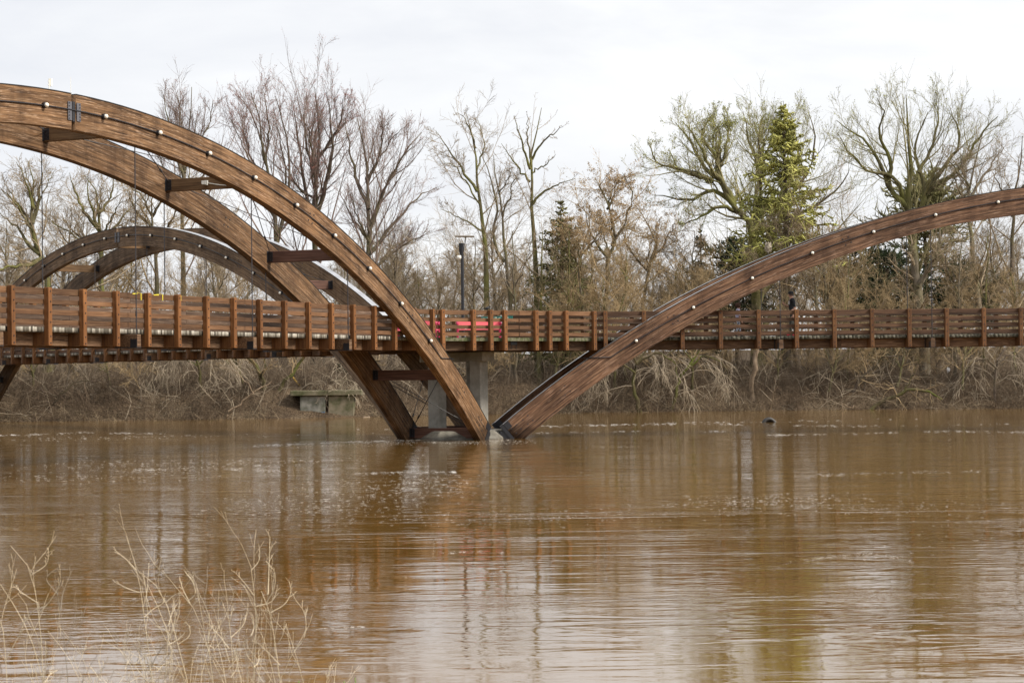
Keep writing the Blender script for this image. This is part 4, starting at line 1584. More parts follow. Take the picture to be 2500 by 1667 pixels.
for j, (u, y, r_, lean, lab) in enumerate([(1260, 44.5, .10, -6, 'pale straight trunk just right of the pier column'), (1318, 46, .14, 4, 'greenish trunk left of a dark pair under the hub'),
                                           (1996, 46, .13, -6, 'pale trunk splitting low in the bank scrub under the right span'), (2068, 45, .06, 3, 'thin straight pole of a tree under the right span'),
                                           (2330, 45, .10, 14, 'pale trunk leaning right beside the thick grey trunk'), (2400, 44, .07, 8, 'thin pale trunk near the white rag'),
                                           (2030, 52, .16, 2, 'pale twin trunk behind the walking man'), (1385, 45.5, .12, 3, 'dark trunk under the right end of the hub')]):
    px_tree('bare_tree', u, y, [
        ([(u + lean * .2, 860), (u + lean * .6, 760), (u + lean, 660), (u + lean * 1.6, 560)], r_, .02),
        ([(u + lean * .8, 700), (u + lean + 30, 640), (u + lean + 45, 580)], r_ * .4, .012),
        ([(u + lean * .7, 730), (u + lean - 28, 670), (u + lean - 40, 610)], r_ * .4, .012)],
        'grey', ['bark_grey', 'bark_moss'][j % 2], 'twig_grey', 60 + j, lab, spread=1.5, levels=[
            dict(n=7, ang=0.8, lr=0.32, k=5, up=0.05, wander=0.2, rr=0.4, t0=0.3), dict(n=5, ang=0.8, lr=0.5, k=4, up=0.0, wander=0.2, rr=0.5), dict(n=4, ang=0.8, lr=0.5, k=3, rr=0.6)])


def drooper(name, polys, y, u0, seed, label, twig, n=(6, 6, 3), trunk='bark_brown'):
    return px_tree(name, u0, y, polys, 'grey', trunk, twig, seed, label, spread=1.2, trim=1, cat='shrub', min_r=0.013, levels=[
        dict(n=n[0], ang=0.8, lr=0.62, k=6, up=-0.20, wander=0.16, rr=0.35, t0=0.25, tl=0.3), dict(n=n[1], ang=0.6, lr=0.6, k=5, up=-0.28, wander=0.18, rr=0.6, t0=0.2, tl=0.3),
        dict(n=n[2], ang=0.6, lr=0.6, k=4, up=-0.25, wander=0.18, rr=0.7, t0=0.2, tl=0.3)])


drooper('drooping_willow', [
    ([(500, 1000), (490, 930), (480, 880), (470, 840)], .13, .05),
    ([(488, 900), (440, 868), (400, 872), (350, 905)], .06, .015),
    ([(486, 890), (520, 860), (560, 870), (590, 905)], .06, .015),
    ([(484, 880), (455, 850), (430, 862), (405, 900)], .05, .015),
    ([(484, 880), (500, 850), (540, 858), (560, 890)], .05, .015)], 38.2, 502, 71, 'drooping pale willow scrub hanging to the water under the left spans', 'twig_pale', (6, 6, 3), 'bark_log')
drooper('drooping_willow', [
    ([(1560, 995), (1545, 930), (1560, 880), (1580, 850)], .12, .05),
    ([(1550, 910), (1510, 885), (1470, 900), (1440, 940)], .06, .015),
    ([(1556, 890), (1600, 862), (1640, 880), (1660, 930)], .06, .015),
    ([(1556, 890), (1530, 860), (1495, 868), (1470, 900)], .05, .015)], 42.4, 1562, 72, 'drooping pale willow scrub hanging to the water right of the arch feet', 'twig_pale', (6, 6, 3), 'bark_log')
drooper('drooping_willow', [
    ([(1640, 995), (1660, 930), (1690, 880), (1710, 850)], .10, .05),
    ([(1680, 900), (1720, 870), (1760, 885), (1785, 930)], .06, .015),
    ([(1690, 880), (1660, 855), (1625, 870), (1605, 920)], .05, .015)], 42.6, 1636, 73, 'second drooping scrub, between the arch feet and the dead trunk', 'twig_pale', (6, 5, 3), 'bark_log')
drooper('drooping_willow', [
    ([(2440, 985), (2430, 920), (2440, 870), (2460, 845)], .10, .04),
    ([(2434, 900), (2400, 875), (2370, 895), (2350, 940)], .05, .015),
    ([(2440, 880), (2475, 862), (2510, 890)], .05, .015)], 40.6, 2442, 74, 'drooping scrub at the right edge above the water', 'twig_pale', (6, 5, 3))
drooper('drooping_willow', [
    ([(120, 1010), (150, 960), (200, 930), (240, 930)], .06, .02),
    ([(140, 970), (100, 950), (60, 965)], .04, .015)], 36.9, 118, 75, 'low dark scrub bending over the water at the far left', 'twig_dark', (6, 6, 3))
drooper('drooping_willow', [
    ([(800, 948), (806, 930), (812, 915)], .03, .015),
    ([(806, 930), (840, 925), (880, 940)], .025, .01),
    ([(806, 930), (790, 950), (780, 985)], .025, .01)], 37.2, 800, 76, 'thin twiggy scrub growing over the old concrete pier', 'twig_pale', (7, 5, 3))
px_tree('fallen_branch', 548, 35.6, [
    ([(549, 1022), (590, 985), (640, 945), (664, 930)], .05, .025),
    ([(620, 962), (600, 930), (570, 905), (535, 895)], .03, .012)],
    'grey', 'bark_dead', 'twig_pale', 77, 'pale broken branch propped from the water to the leaning trunk', trim=1, cat='branch', spread=0.2, levels=[
        dict(n=3, ang=0.8, lr=0.25, k=4, rr=0.4, t0=0.4), dict(n=2, ang=0.8, lr=0.4, k=3, rr=0.5)])
px_tree('drift_branch', 888, 37.0, [
    ([(886, 1021), (905, 1022), (935, 1023)], .045, .02),
    ([(900, 1021), (898, 1014), (893, 1012)], .02, .01)],
    'grey', 'bark_dead', 'twig_pale', 78, 'pale driftwood lying at the waterline right of the old pier', trim=1, cat='branch', spread=0.1, levels=[dict(n=2, ang=0.7, lr=0.2, k=3, rr=0.4)])
px_tree('drift_branch', 2060, 39.8, [
    ([(2058, 984), (2074, 992), (2085, 990), (2098, 998)], .03, .015)],
    'grey', 'bark_dead', 'twig_pale', 79, 'pale crooked stick on the bank below the right span', trim=1, cat='branch', spread=0.1, levels=[dict(n=2, ang=0.7, lr=0.2, k=3, rr=0.4)])


# ---------------------------------------------------------------- brush thickets nobody could count
def brush(name, n, xr, dy, ln, r, mat, seed, label, up=-0.05, tilt=0.9, sub=4, k=3):
    rng = np.random.default_rng(seed)
    x = rng.uniform(xr[0], xr[1], n)
    d = dy[0] + (dy[1] - dy[0]) * rng.random(n)
    y = bank_y(x) + d
    dens = 0.5 + 0.5 * np.sin(x * 1.3 + 0.8 * np.sin(d * 1.7 + seed) + seed * 1.7) * np.sin(x * 0.47 + d * 0.9 + seed)
    keep = ~((np.abs(x + 8.2) < 2.3) & (y < 39.0)) & (rng.random(n) < 0.25 + 1.1 * dens)
    x, d, y = x[keep], d[keep], y[keep]
    n = len(x)
    b0 = np.stack([x, y, ground_z(x, y) - 0.05], 1)
    D = unit(np.stack([rng.normal(0, tilt, n), rng.normal(-0.15, tilt, n), np.ones(n)], 1))
    patch = 0.55 + 0.75 * np.clip(0.5 + 0.5 * np.sin(x * 0.9 + seed) * np.sin(x * 0.37 + d * 0.6 + 2.1), 0, 1)
    Lc = rng.uniform(ln[0], ln[1], n) * patch
    pts = [b0]
    for j in range(k - 1):
        D = unit(D + rng.normal(0, 0.22, D.shape) + np.array([0, 0, up]))
        pts.append(pts[-1] + D * (Lc / (k - 1))[:, None])
    P = np.stack(pts, 1)
    R = np.linspace(r, r * 0.35, k)[None] * rng.uniform(0.6, 1.4, n)[:, None]
    c = [tubes(P, R, 3)]
    P1, R1 = spawn(rng, P, R, sub, t0=0.25, ang=0.95, lr=0.6, k=2, up=up, wander=0.25, rr=0.7, rtip=r * 0.3, tl=0.3)
    c.append(tubes(P1, R1, 3))
    V, F = join(c)
    o = link(name, mesh_np(name, V, [F], M[mat]))
    tag(o, label, 'brush', kind='stuff')
    return o


brush('dark_brush', 10500, (-34, 38), (-0.5, 6.0), (0.4, 1.5), 0.012, 'twig_dark', 81, 'dense dark brown brush covering the far bank')
brush('grey_brush', 5200, (-36, 42), (0.6, 12), (0.5, 1.8), 0.012, 'twig_mid', 82, 'grey tangled brush on top of the far bank', up=-0.02, tilt=0.75)
brush('tan_brush', 2200, (-36, 42), (5, 24), (1.2, 4.0), 0.013, 'twig_mid', 83, 'tall tan saplings and brush inside the wood', up=0.06, tilt=0.32)
brush('waterline_brush', 1500, (-34, 38), (-0.5, 0.8), (0.35, 1.1), 0.010, 'twig_grey', 84, 'thin dry twigs trailing along the waterline', up=-0.16, tilt=1.0)
brush('tangled_branches', 600, (-34, 38), (-0.2, 7.0), (1.2, 3.2), 0.017, 'twig_pale', 86, 'pale tangled dead branches lying over the far bank', up=-0.10, tilt=1.3, sub=5, k=5)
rng = np.random.default_rng(85)
n = 260
x = rng.uniform(-95, 110, n)
y = rng.uniform(95, 190, n)
b0 = np.stack([x, y, ground_z(x, y)], 1)
hh = rng.uniform(5, 11, n)
P = np.stack([b0 + np.stack([rng.normal(0, .25, n) * j, rng.normal(0, .25, n) * j, hh * j / 4], 1) for j in range(5)], 1)
R = np.linspace(0.13, 0.02, 5)[None] * rng.uniform(.5, 1.3, n)[:, None]
P1, R1 = spawn(rng, P, R, 9, t0=0.15, ang=0.7, lr=0.42, k=3, up=0.06, wander=0.2, rr=0.5, rtip=0.01, rmin=0.02)
P2, R2 = spawn(rng, P1, R1, 6, t0=0.2, ang=0.7, lr=0.55, k=2, up=0.02, wander=0.2, rr=0.6, rtip=0.01, rmin=0.014)
V, F = join([tubes(P, R, 3), tubes(P1, R1, 3), tubes(P2, R2, 3)])
o = link('distant_wood', mesh_np('distant_wood', V, [F], M['twig_grey']))
tag(o, 'far-off grey wood reading as one mass behind the bank trees', 'wood', kind='stuff')

# ---------------------------------------------------------------- old concrete pier and abutment on the far bank
op = bpy.data.objects.new('old_concrete_pier', None)
COL.objects.link(op)
op.location = (-8.2, 38.0, 0)
tag(op, 'old stained concrete pier of two blocks under a mossy slab at the far bank', 'old pier')
link('slab', MB().box(-1.95, 1.85, -0.75, 0.8, 1.16, 1.44).mesh('slab', M['concrete_moss'], bevel=0.03), op)
link('block', MB().box(-1.45, -0.10, -0.6, 0.6, -0.8, 1.157).mesh('block', M['concrete_old'], bevel=0.03), op)
link('block', MB().box(0.06, 1.42, -0.6, 0.6, -0.8, 1.157).mesh('block', M['concrete_moss'], bevel=0.03), op)
gm = MB()
rr = random.Random(5)
for i in range(9):      # faint blue scrawl on the left block
    x0, z0 = -0.42 + rr.uniform(-0.12, 0.22), 0.12 + rr.uniform(-0.06, 0.16)
    gm.box(x0, x0 + rr.uniform(0.05, 0.16), -0.606, -0.603, z0, z0 + rr.uniform(0.02, 0.06), M=Matrix.Rotation(rr.uniform(-0.12, 0.12), 4, 'Y'))
tag(link('painted_scrawl', gm.mesh('painted_scrawl', plain('faded_blue_paint', (0.12, 0.2, 0.32), 0.8)), op), kind='stuff')
ab = bpy.data.objects.new('bank_abutment', None)
COL.objects.link(ab)
ab.location = (-29.0, 39.4, 0)
ab.rotation_euler = (0, 0, ARMS[2])
tag(ab, 'green mossy concrete abutment with white scrawl at the left edge', 'abutment')
link('abutment_wall', MB().box(-1.2, 3.0, -2.4, 2.4, -0.8, 2.2).mesh('abutment_wall', plain('green_stained_concrete', (0.16, 0.15, 0.05), 0.95, scale=2, col2=(0.05, 0.055, 0.025), bump=0.4), bevel=0.03), ab)
sm = MB()
rr = random.Random(8)
for i in range(40):
    y0, z0 = rr.uniform(-2.2, 2.2), 0.8 + rr.uniform(-0.45, 0.45)
    p0 = Vector((-1.21, y0, z0))
    p1 = p0 + Vector((0, rr.uniform(-0.25, 0.25), rr.uniform(-0.22, 0.22)))
    sm.cyl(p0, p1, 0.025, n=4)
tag(link('white_scrawl', sm.mesh('white_scrawl', plain('white_paint', (0.7, 0.7, 0.66), 0.8)), ab), kind='stuff')

yp = MB().cyl((-10.55, 41, 2.35), (-10.0, 40.8, 1.65), 0.045, n=10).mesh('yellow_pole', plain('yellow_paint', (0.62, 0.38, 0.04), 0.5))
tag(link('yellow_pole', yp), 'tilted yellow pole stuck in the bank left of the old pier', 'pole')

# half-sunken tyre
ty = MB()
Mt = Matrix.Translation((12.68, 16.5, -0.12)) @ Matrix.Rotation(R_(80), 4, 'X') @ Matrix.Rotation(0.2, 4, 'Y')
ty.lathe([(0.19, -0.09), (0.24, -0.11), (0.31, -0.10), (0.335, -0.05), (0.335, 0.05), (0.31, 0.10), (0.24, 0.11), (0.19, 0.09), (0.19, -0.09)], n=28, M=Mt)
ty.cyl(Mt @ Vector((0, 0, -0.03)), Mt @ Vector((0, 0, 0.03)), 0.2, n=20)
tag(link('sunken_tyre', ty.mesh('sunken_tyre', plain('wet_black_rubber', (0.018, 0.017, 0.016), 0.5), smooth=True)), 'dark half-sunken tyre showing above the water near the right bank', 'tyre')


def crumple(name, c, r, mat, seed, sq=(1, 1, 1)):
    rng = np.random.default_rng(seed)
    bm = bmesh.new()
    bmesh.ops.create_icosphere(bm, subdivisions=3, radius=1)
    for v in bm.verts:
        k = 1 + 0.35 * math.sin(v.co.x * 5 + seed) * math.sin(v.co.y * 4.3 + 1) + rng.normal(0, 0.10)
        v.co = Vector((v.co.x * r * sq[0] * k, v.co.y * r * sq[1] * k, v.co.z * r * sq[2] * k))
    me = bpy.data.meshes.new(name)
    bm.to_mesh(me)
    bm.free()
    me.materials.append(mat)
    return link(name, me, None, tuple(c))


tag(crumple('white_rag', at_y(2315, 903, 44), 0.085, plain('white_plastic', (0.8, 0.8, 0.8), 0.6), 3, (1, 0.7, 1.5)), 'white plastic rag caught on twigs under the right span', 'rag')
tag(crumple('paper_nest', at_y(1876, 604, 47), 0.21, plain('papery_tan', (0.36, 0.32, 0.25), 0.9, col2=(0.2, 0.17, 0.13)), 5, (0.95, 0.8, 1.3)), 'pale papery wasp nest hanging just above the right arch', 'nest')

# ---------------------------------------------------------------- hub furniture: solar lamp post, plastic benches, teal sign, bird
lp = bpy.data.objects.new('lamp_post', None)
COL.objects.link(lp)
lp.location = (0, 0.25, 3.405)
tag(lp, 'black lamp post at the bridge centre with a thin panel on top', 'lamp post')
link('pole', MB().cyl((0, 0, 0), (0, 0, 3.0), 0.058, n=12).cyl((0, 0, 0), (0, 0, 0.05), 0.12, n=12).mesh('pole', M['steel'], smooth=False), lp)
link('lamp_head', MB().cyl((-0.02, 0, 2.95), (-0.03, 0, 3.16), 0.06, 0.09, n=12).cyl((-0.03, 0, 3.16), (-0.03, 0, 3.36), 0.092, n=12).mesh('lamp_head', M['steel']), lp)
link('camera_dome', MB().lathe([(0.0, 0.09), (0.07, 0.085), (0.08, 0.0), (0.06, -0.04), (0.0, -0.06)], c=(-0.11, -0.05, 2.85), n=12).mesh('camera_dome', M['globe'], smooth=True), lp)
pn = MB().box(-0.36, 0.32, -0.28, 0.28, 3.585, 3.615, M=Matrix.Rotation(0.03, 4, 'Y'))
link('solar_panel', pn.mesh('solar_panel', plain('panel_grey', (0.34, 0.31, 0.27), 0.4)), lp)
link('panel_arm', MB().cyl((0.07, 0, 3.1), (0.13, 0, 3.585), 0.02, n=8).mesh('panel_arm', plain('panel_arm_grey', (0.3, 0.28, 0.25), 0.5)), lp)

PINK = plain('faded_red_plastic', (0.72, 0.13, 0.15), 0.45, var=0.12)
CRIM = plain('crimson_plastic', (0.46, 0.025, 0.09), 0.4, var=0.12)


def bench(x, y, rz, w, label):
    r = bpy.data.objects.new('plastic_bench', None)
    COL.objects.link(r)
    r.location = (x, y, 3.405)
    r.rotation_euler = (0, 0, rz)
    tag(r, label, 'bench', 'plastic benches on the bridge centre')
    h = w / 2
    link('seat', MB().box(-h, h, -0.24, 0.20, 0.30, 0.345).mesh('seat', PINK, bevel=0.015), r)
    link('backrest', MB().box(-h, h, 0.0, 0.035, 0.0, 0.34, M=Matrix.Translation((0, 0.19, 0.37)) @ Matrix.Rotation(-0.2, 4, 'X')).mesh('backrest', PINK, bevel=0.012), r)
    for sx in (-1, 1):
        am = MB()
        prev = None
        for i in range(11):
            t = i / 10
            p = Vector((sx * (h + 0.02), 0.22 - 0.50 * t, 0.60 - 0.05 * math.sin(t * math.pi * 1.6) - 0.10 * t * t))
            if prev is not None:
                am.cyl(prev, p, 0.028, n=8)
            prev = p
        am.cyl(prev, prev + Vector((0, 0.05, -0.06)), 0.028, n=8)
        link('armrest', am.mesh('armrest', CRIM, smooth=True), r)
        for yy in (-0.22, 0.18):
            link('leg', MB().box(sx * h - 0.03, sx * h + 0.03, yy - 0.03, yy + 0.03, 0, 0.55 if yy < 0 else 0.62).mesh('leg', CRIM, bevel=0.01), r)
    return r


bench(0.56, -0.75, 0.06, 1.45, 'faded pink-red plastic bench in front of the lamp post')
bench(-1.55, -0.85, -0.25, 1.45, 'crimson plastic bench mostly hidden behind the nearest arch')
nb = ARMS[1] + R_(60)
nv, tv = Vector((math.cos(nb), math.sin(nb), 0)), Vector((-math.sin(nb), math.cos(nb), 0))
sgm = MB().box(-0.62, 0.62, -0.012, 0.012, -0.055, 0.055)
rr = random.Random(2)
for i in range(7):
    x0 = -0.55 + i * 0.155
    sgm.box(x0, x0 + rr.uniform(0.05, 0.11), 0.013, 0.016, -0.03, rr.uniform(0.0, 0.035), mi=1)
    sgm.box(x0, x0 + rr.uniform(0.05, 0.11), -0.016, -0.013, -0.03, rr.uniform(0.0, 0.035), mi=1)
c = nv * (HUB_R - HB - 0.065) + tv * 0.15
tag(link('teal_sign', sgm.mesh('teal_sign', [plain('teal_enamel', (0.02, 0.20, 0.17), 0.4), plain('pale_lettering', (0.6, 0.65, 0.5), 0.5)]), None, (c.x, c.y, 4.235), nb - math.pi / 2),
    'narrow teal sign with pale marks on the back railing of the bridge centre', 'sign')

# bird on the front rail
bd = bmesh.new()
bmesh.ops.create_uvsphere(bd, u_segments=12, v_segments=8, radius=1, matrix=Matrix.Translation((0, 0, 0.075)) @ Matrix.Rotation(-0.35, 4, 'Y') @ Matrix.Diagonal((0.085, 0.045, 0.045, 1)))
bmesh.ops.create_uvsphere(bd, u_segments=10, v_segments=8, radius=0.03, matrix=Matrix.Translation((0.075, 0, 0.125)))
bmesh.ops.create_cone(bd, segments=6, radius1=0.011, radius2=0.001, depth=0.04, matrix=Matrix.Translation((0.115, 0, 0.125)) @ Matrix.Rotation(math.pi / 2, 4, 'Y'))
bmesh.ops.create_cone(bd, segments=6, radius1=0.022, radius2=0.014, depth=0.13, matrix=Matrix.Translation((-0.12, 0, 0.045)) @ Matrix.Rotation(-1.25, 4, 'Y') @ Matrix.Diagonal((0.4, 1, 1, 1)))
for sy in (-0.015, 0.015):
    bmesh.ops.create_cone(bd, segments=5, radius1=0.004, radius2=0.004, depth=0.05, matrix=Matrix.Translation((0.0, sy, 0.022)))
me = bpy.data.meshes.new('bird')
bd.to_mesh(me)
bd.free()
me.materials.append(plain('black_feathers', (0.012, 0.012, 0.014), 0.5))
nb = ARMS[0] + R_(60)
nv, tv = Vector((math.cos(nb), math.sin(nb), 0)), Vector((-math.sin(nb), math.cos(nb), 0))
c = nv * (HUB_R - HB - 0.024) + tv * -1.28
tag(link('bird', me, None, (c.x, c.y, 4.304), 0.4), 'small black bird perched on the railing near the middle', 'bird')

# yellow tape knotted on the near railing
TAPE = plain('yellow_caution_tape', (0.62, 0.52, 0.04), 0.45, var=0.1)
for i, (s, ln, dn, lab) in enumerate([(21.2, 0.22, 0.17, 'yellow tape strip hanging on the near railing, leftmost of three'),
                                      (20.25, 0.26, 0.15, 'yellow tape strip hanging on the near railing, middle of three'),
                                      (19.42, 0.05, 0.13, 'short yellow tape scrap on the near railing, rightmost of three')]):
    tm = MB()
    y0 = O_POST - HB - 0.004
    tm.box(0, ln, y0 - 0.045, y0 + 0.006, 4.303, 4.309)
    tm.box(0.0, ln * 0.9, y0 + 0.002, y0 + 0.007, 4.28, 4.305, M=Matrix.Rotation(0.04, 4, 'Y'))
    tm.box(-0.01, 0.022, y0 + 0.002, y0 + 0.008, 4.305 - dn, 4.306, M=Matrix.Rotation(0.0, 4, 'Z'))
    tag(link('caution_tape', tm.mesh('caution_tape', TAPE), None, arm_pt(0, s, 0, 0), ARMS[0]), lab, 'tape', 'yellow tape on the railing')

# antennas on the nearest arch crown
an = MB()
an.box(-0.035, 0.035, -0.03, 0.03, 0.10, 0.27).cyl((0.05, 0, 0), (0.05, 0, 0.27), 0.012, n=6).cyl((0.03, 0, 0.12), (0.10, 0, 0.12), 0.008, n=5).cyl((0.03, 0, 0.2), (0.10, 0, 0.2), 0.008, n=5)
s = 25.1
tag(link('antenna_box', an.mesh('antenna_box', M['globe']), None, arm_pt(0, s, 1.39, arc_z(s, R_OUT + 0.018)), ARMS[0]), 'small white antenna box on top of the nearest arch crown', 'antenna')
s = 24.46
wm = MB().cyl((0, 0, 0), (0, 0, 0.4), 0.007, 0.004, n=6).cyl((0, 0, 0), (0, 0, 0.03), 0.02, n=8)
tag(link('whip_antenna', wm.mesh('whip_antenna', M['globe']), None, arm_pt(0, 24.33, 1.39, arc_z(24.33, R_OUT + 0.018)), ARMS[0]), 'thin white whip antenna beside the nearest arch hinge', 'antenna')


# ---------------------------------------------------------------- people
def skin_body(name, J, E_, mats):
    """J: name -> (x,y,z,r); E_: list of (a,b,material index); one continuous skinned mesh, faces coloured by the nearest bone"""
    keys = list(J)
    me = bpy.data.meshes.new(name + '_cage')
    me.from_pydata([J[k][:3] for k in keys], [(keys.index(a), keys.index(b_)) for a, b_, _ in E_], [])
    o = bpy.data.objects.new(name + '_cage', me)
    COL.objects.link(o)
    o.modifiers.new('skin', 'SKIN')
    sv = me.skin_vertices[0].data if me.skin_vertices else None
    if sv is None:
        bm = bmesh.new()
        bm.from_mesh(me)
        bm.verts.layers.skin.verify()
        bm.to_mesh(me)
        bm.free()
        sv = me.skin_vertices[0].data
    for i, k in enumerate(keys):
        r = J[k][3]
        sv[i].radius = (r if not isinstance(r, tuple) else r[0], r if not isinstance(r, tuple) else r[1])
        sv[i].use_root = (k == 'pelvis')
    sb = o.modifiers.new('sub', 'SUBSURF')
    sb.levels = sb.render_levels = 2
    dg = bpy.context.evaluated_depsgraph_get()
    dg.update()
    out = bpy.data.meshes.new_from_object(o.evaluated_get(dg))
    out.name = name
    bpy.data.objects.remove(o)
    bpy.data.meshes.remove(me)
    out.materials.clear()
    for mt in mats:
        out.materials.append(mt)
    segs = [(Vector(J[a][:3]), Vector(J[b_][:3]), mi) for a, b_, mi in E_]
    for p in out.polygons:
        c = p.center
        best, bi = 1e9, 0
        for a, b_, mi in segs:
            d = b_ - a
            t = max(0.0, min(1.0, (c - a).dot(d) / max(d.length_squared, 1e-9)))
            q = (c - a - d * t).length
            if q < best:
                best, bi = q, mi
        p.material_index = bi
        p.use_smooth = True
    return out


SKIN = plain('skin', (0.48, 0.27, 0.19), 0.55, var=0.1)
BLACK = plain('black_cotton', (0.014, 0.015, 0.018), 0.85)
OLIVE = plain('dark_olive_cloth', (0.045, 0.045, 0.036), 0.85)
REDS = plain('red_shoe', (0.55, 0.03, 0.05), 0.5)
LAV = plain('lavender_cloth', (0.52, 0.50, 0.64), 0.85)
NAVY = plain('navy_cloth', (0.03, 0.035, 0.09), 0.85)
GREYP = plain('grey_patterned_cloth', (0.5, 0.52, 0.58), 0.85, scale=22, col2=(0.09, 0.10, 0.14), lohi=(0.45, 0.55))
DARKS = plain('dark_shoe', (0.02, 0.02, 0.022), 0.6)


def person(label, loc, rz, h, mats, hairf, phone, stride):
    """figure faces local +x; h = height in metres"""
    k = h / 1.75
    r = bpy.data.objects.new('person', None)
    COL.objects.link(r)
    r.location = loc
    r.rotation_euler = (0, 0, rz)
    tag(r, label, 'person')
    st = stride

    def j(x, y, z, rad):
        if isinstance(rad, tuple):
            return (x * k, y * k, z * k, (rad[0] * k, rad[1] * k))
        return (x * k, y * k, z * k, rad * k)
    J = {'pelvis': j(0, 0, .93, (.145, .115)), 'waist': j(0.0, 0, 1.08, (.14, .105)), 'chest': j(.0, 0, 1.30, (.155, .115)), 'collar': j(-.01, 0, 1.43, (.09, .08)), 'neck': j(.02, 0, 1.50, .056),
         'head': j(.055, 0, 1.60, (.077, .09)), 'crown': j(.05, 0, 1.69, (.066, .08)), 'nose': j(.150, 0, 1.60, .014)}
    E_ = [('pelvis', 'waist', 1), ('waist', 'chest', 1), ('chest', 'collar', 1), ('collar', 'neck', 0), ('neck', 'head', 0), ('head', 'crown', 0), ('head', 'nose', 0)]
    for s, nm in ((1, 'l'), (-1, 'r')):
        f = st * s
        J['hip' + nm] = j(0, .09 * s, .88, .09)
        J['knee' + nm] = j(.10 * f + .03, .095 * s, .49, .062)
        J['ankle' + nm] = j(.20 * f - (.06 if f < 0 else 0), .095 * s, .09, .042)
        J['toe' + nm] = j(.20 * f + .15 - (.06 if f < 0 else 0), .10 * s, .035, .034)
        E_ += [('pelvis', 'hip' + nm, 2), ('hip' + nm, 'knee' + nm, 2), ('knee' + nm, 'ankle' + nm, 2), ('ankle' + nm, 'toe' + nm, 3)]
        J['sh' + nm] = j(-.01, .185 * s, 1.385, .062)
        if phone and s < 0:
            J['el' + nm] = j(.02, -.23, 1.13, .046)
            J['wr' + nm] = j(.24, -.12, 1.22, .032)
            hd = (.30, -.08, 1.27)
        else:
            J['el' + nm] = j(-.02 - .06 * f, .225 * s, 1.12, .046)
            J['wr' + nm] = j(.05 - .10 * f, .225 * s, .88, .032)
            hd = (.075 - .11 * f, .225 * s, .80)
        J['palm' + nm] = j(*hd, .036)
        E_ += [('collar', 'sh' + nm, 1), ('sh' + nm, 'el' + nm, 1), ('el' + nm, 'wr' + nm, 0), ('wr' + nm, 'palm' + nm, 0)]
        d = Vector(hd) - Vector([q / k for q in J['wr' + nm][:3]])
        d.normalize()
        sv = Vector((d.z, 0, -d.x)).normalized() if abs(d.x) + abs(d.z) > 0.1 else Vector((1, 0, 0))
        for q, (off, ln) in enumerate(((-.030, .070), (-.010, .082), (.010, .078), (.030, .062))):
            a = Vector(hd) + d * .03 + sv * off
            b_ = a + d * ln * .6
            c_ = b_ + d * ln * .4 + Vector((0, -.02 * s, 0))
            for nm2, v, rad in (('f%d1' % q, b_, .0095), ('f%d2' % q, c_, .008)):
                J[nm2 + nm] = j(v.x, v.y, v.z, rad)
            E_ += [('palm' + nm, 'f%d1' % q + nm, 0), ('f%d1' % q + nm, 'f%d2' % q + nm, 0)]
        th = Vector(hd) + sv * .05 + d * .02
        J['th' + nm] = j(th.x, th.y, th.z, .011)
        E_.append(('palm' + nm, 'th' + nm, 0))
    link('body', skin_body('body', J, E_, mats), r)
    ear = MB()
    for s in (1, -1):
        ear.lathe([(0.0, -0.008), (0.026, -0.004), (0.026, 0.006), (0.0, 0.010)], n=8, M=Matrix.Scale(k, 4) @ Matrix.Translation((.035, s * .082, 1.60)) @ Matrix.Rotation(math.pi / 2, 4, 'X'))
    link('ears', ear.mesh('ears', mats[0]), r)['kind'] = 'stuff'
    em = MB()
    for s in (1, -1):
        em.lathe([(0.0, -0.007), (0.011, 0), (0.0, 0.007)], n=8, M=Matrix.Scale(k, 4) @ Matrix.Translation((.128, s * .031, 1.625)))
    link('eyes', em.mesh('eyes', DARKS), r)['kind'] = 'stuff'
    link('mouth', MB().box(.118 * k, .130 * k, -.022 * k, .022 * k, 1.552 * k, 1.560 * k).mesh('mouth', plain('lips', (0.35, 0.13, 0.11), 0.5)), r)
    hairf(r, k)
    return r


def cap_f(r, k):
    cm_ = MB()
    Mx = Matrix.Scale(k, 4)
    cm_.lathe([(.106, 0), (.108, .03), (.10, .07), (.07, .10), (.03, .115), (0, .118)], c=(.045, 0, 1.645), n=18, M=Mx)
    cm_.prism([(.10, -.08), (.16, -.07), (.215, -.03), (.215, .03), (.16, .07), (.10, .08)], 1.645, 1.655, M=Mx)
    link('cap', cm_.mesh('cap', BLACK, smooth=False), r)
    hm = MB().lathe([(.088, -.06), (.098, -.02), (.099, .02)], c=(.03, 0, 1.63), n=16, M=Mx)
    link('hair', hm.mesh('hair', plain('short_grey_hair', (0.10, 0.075, 0.06), 0.9)), r)
    link('shirt_print', MB().box(.112 * k, .135 * k, -.07 * k, .07 * k, 1.24 * k, 1.37 * k).mesh('shirt_print', plain('white_print', (0.6, 0.58, 0.56), 0.8)), r)
    link('phone', MB().box(.30 * k, .312 * k, -.115 * k, -.045 * k, 1.26 * k, 1.40 * k, M=Matrix.Identity(4)).mesh('phone', DARKS), r)


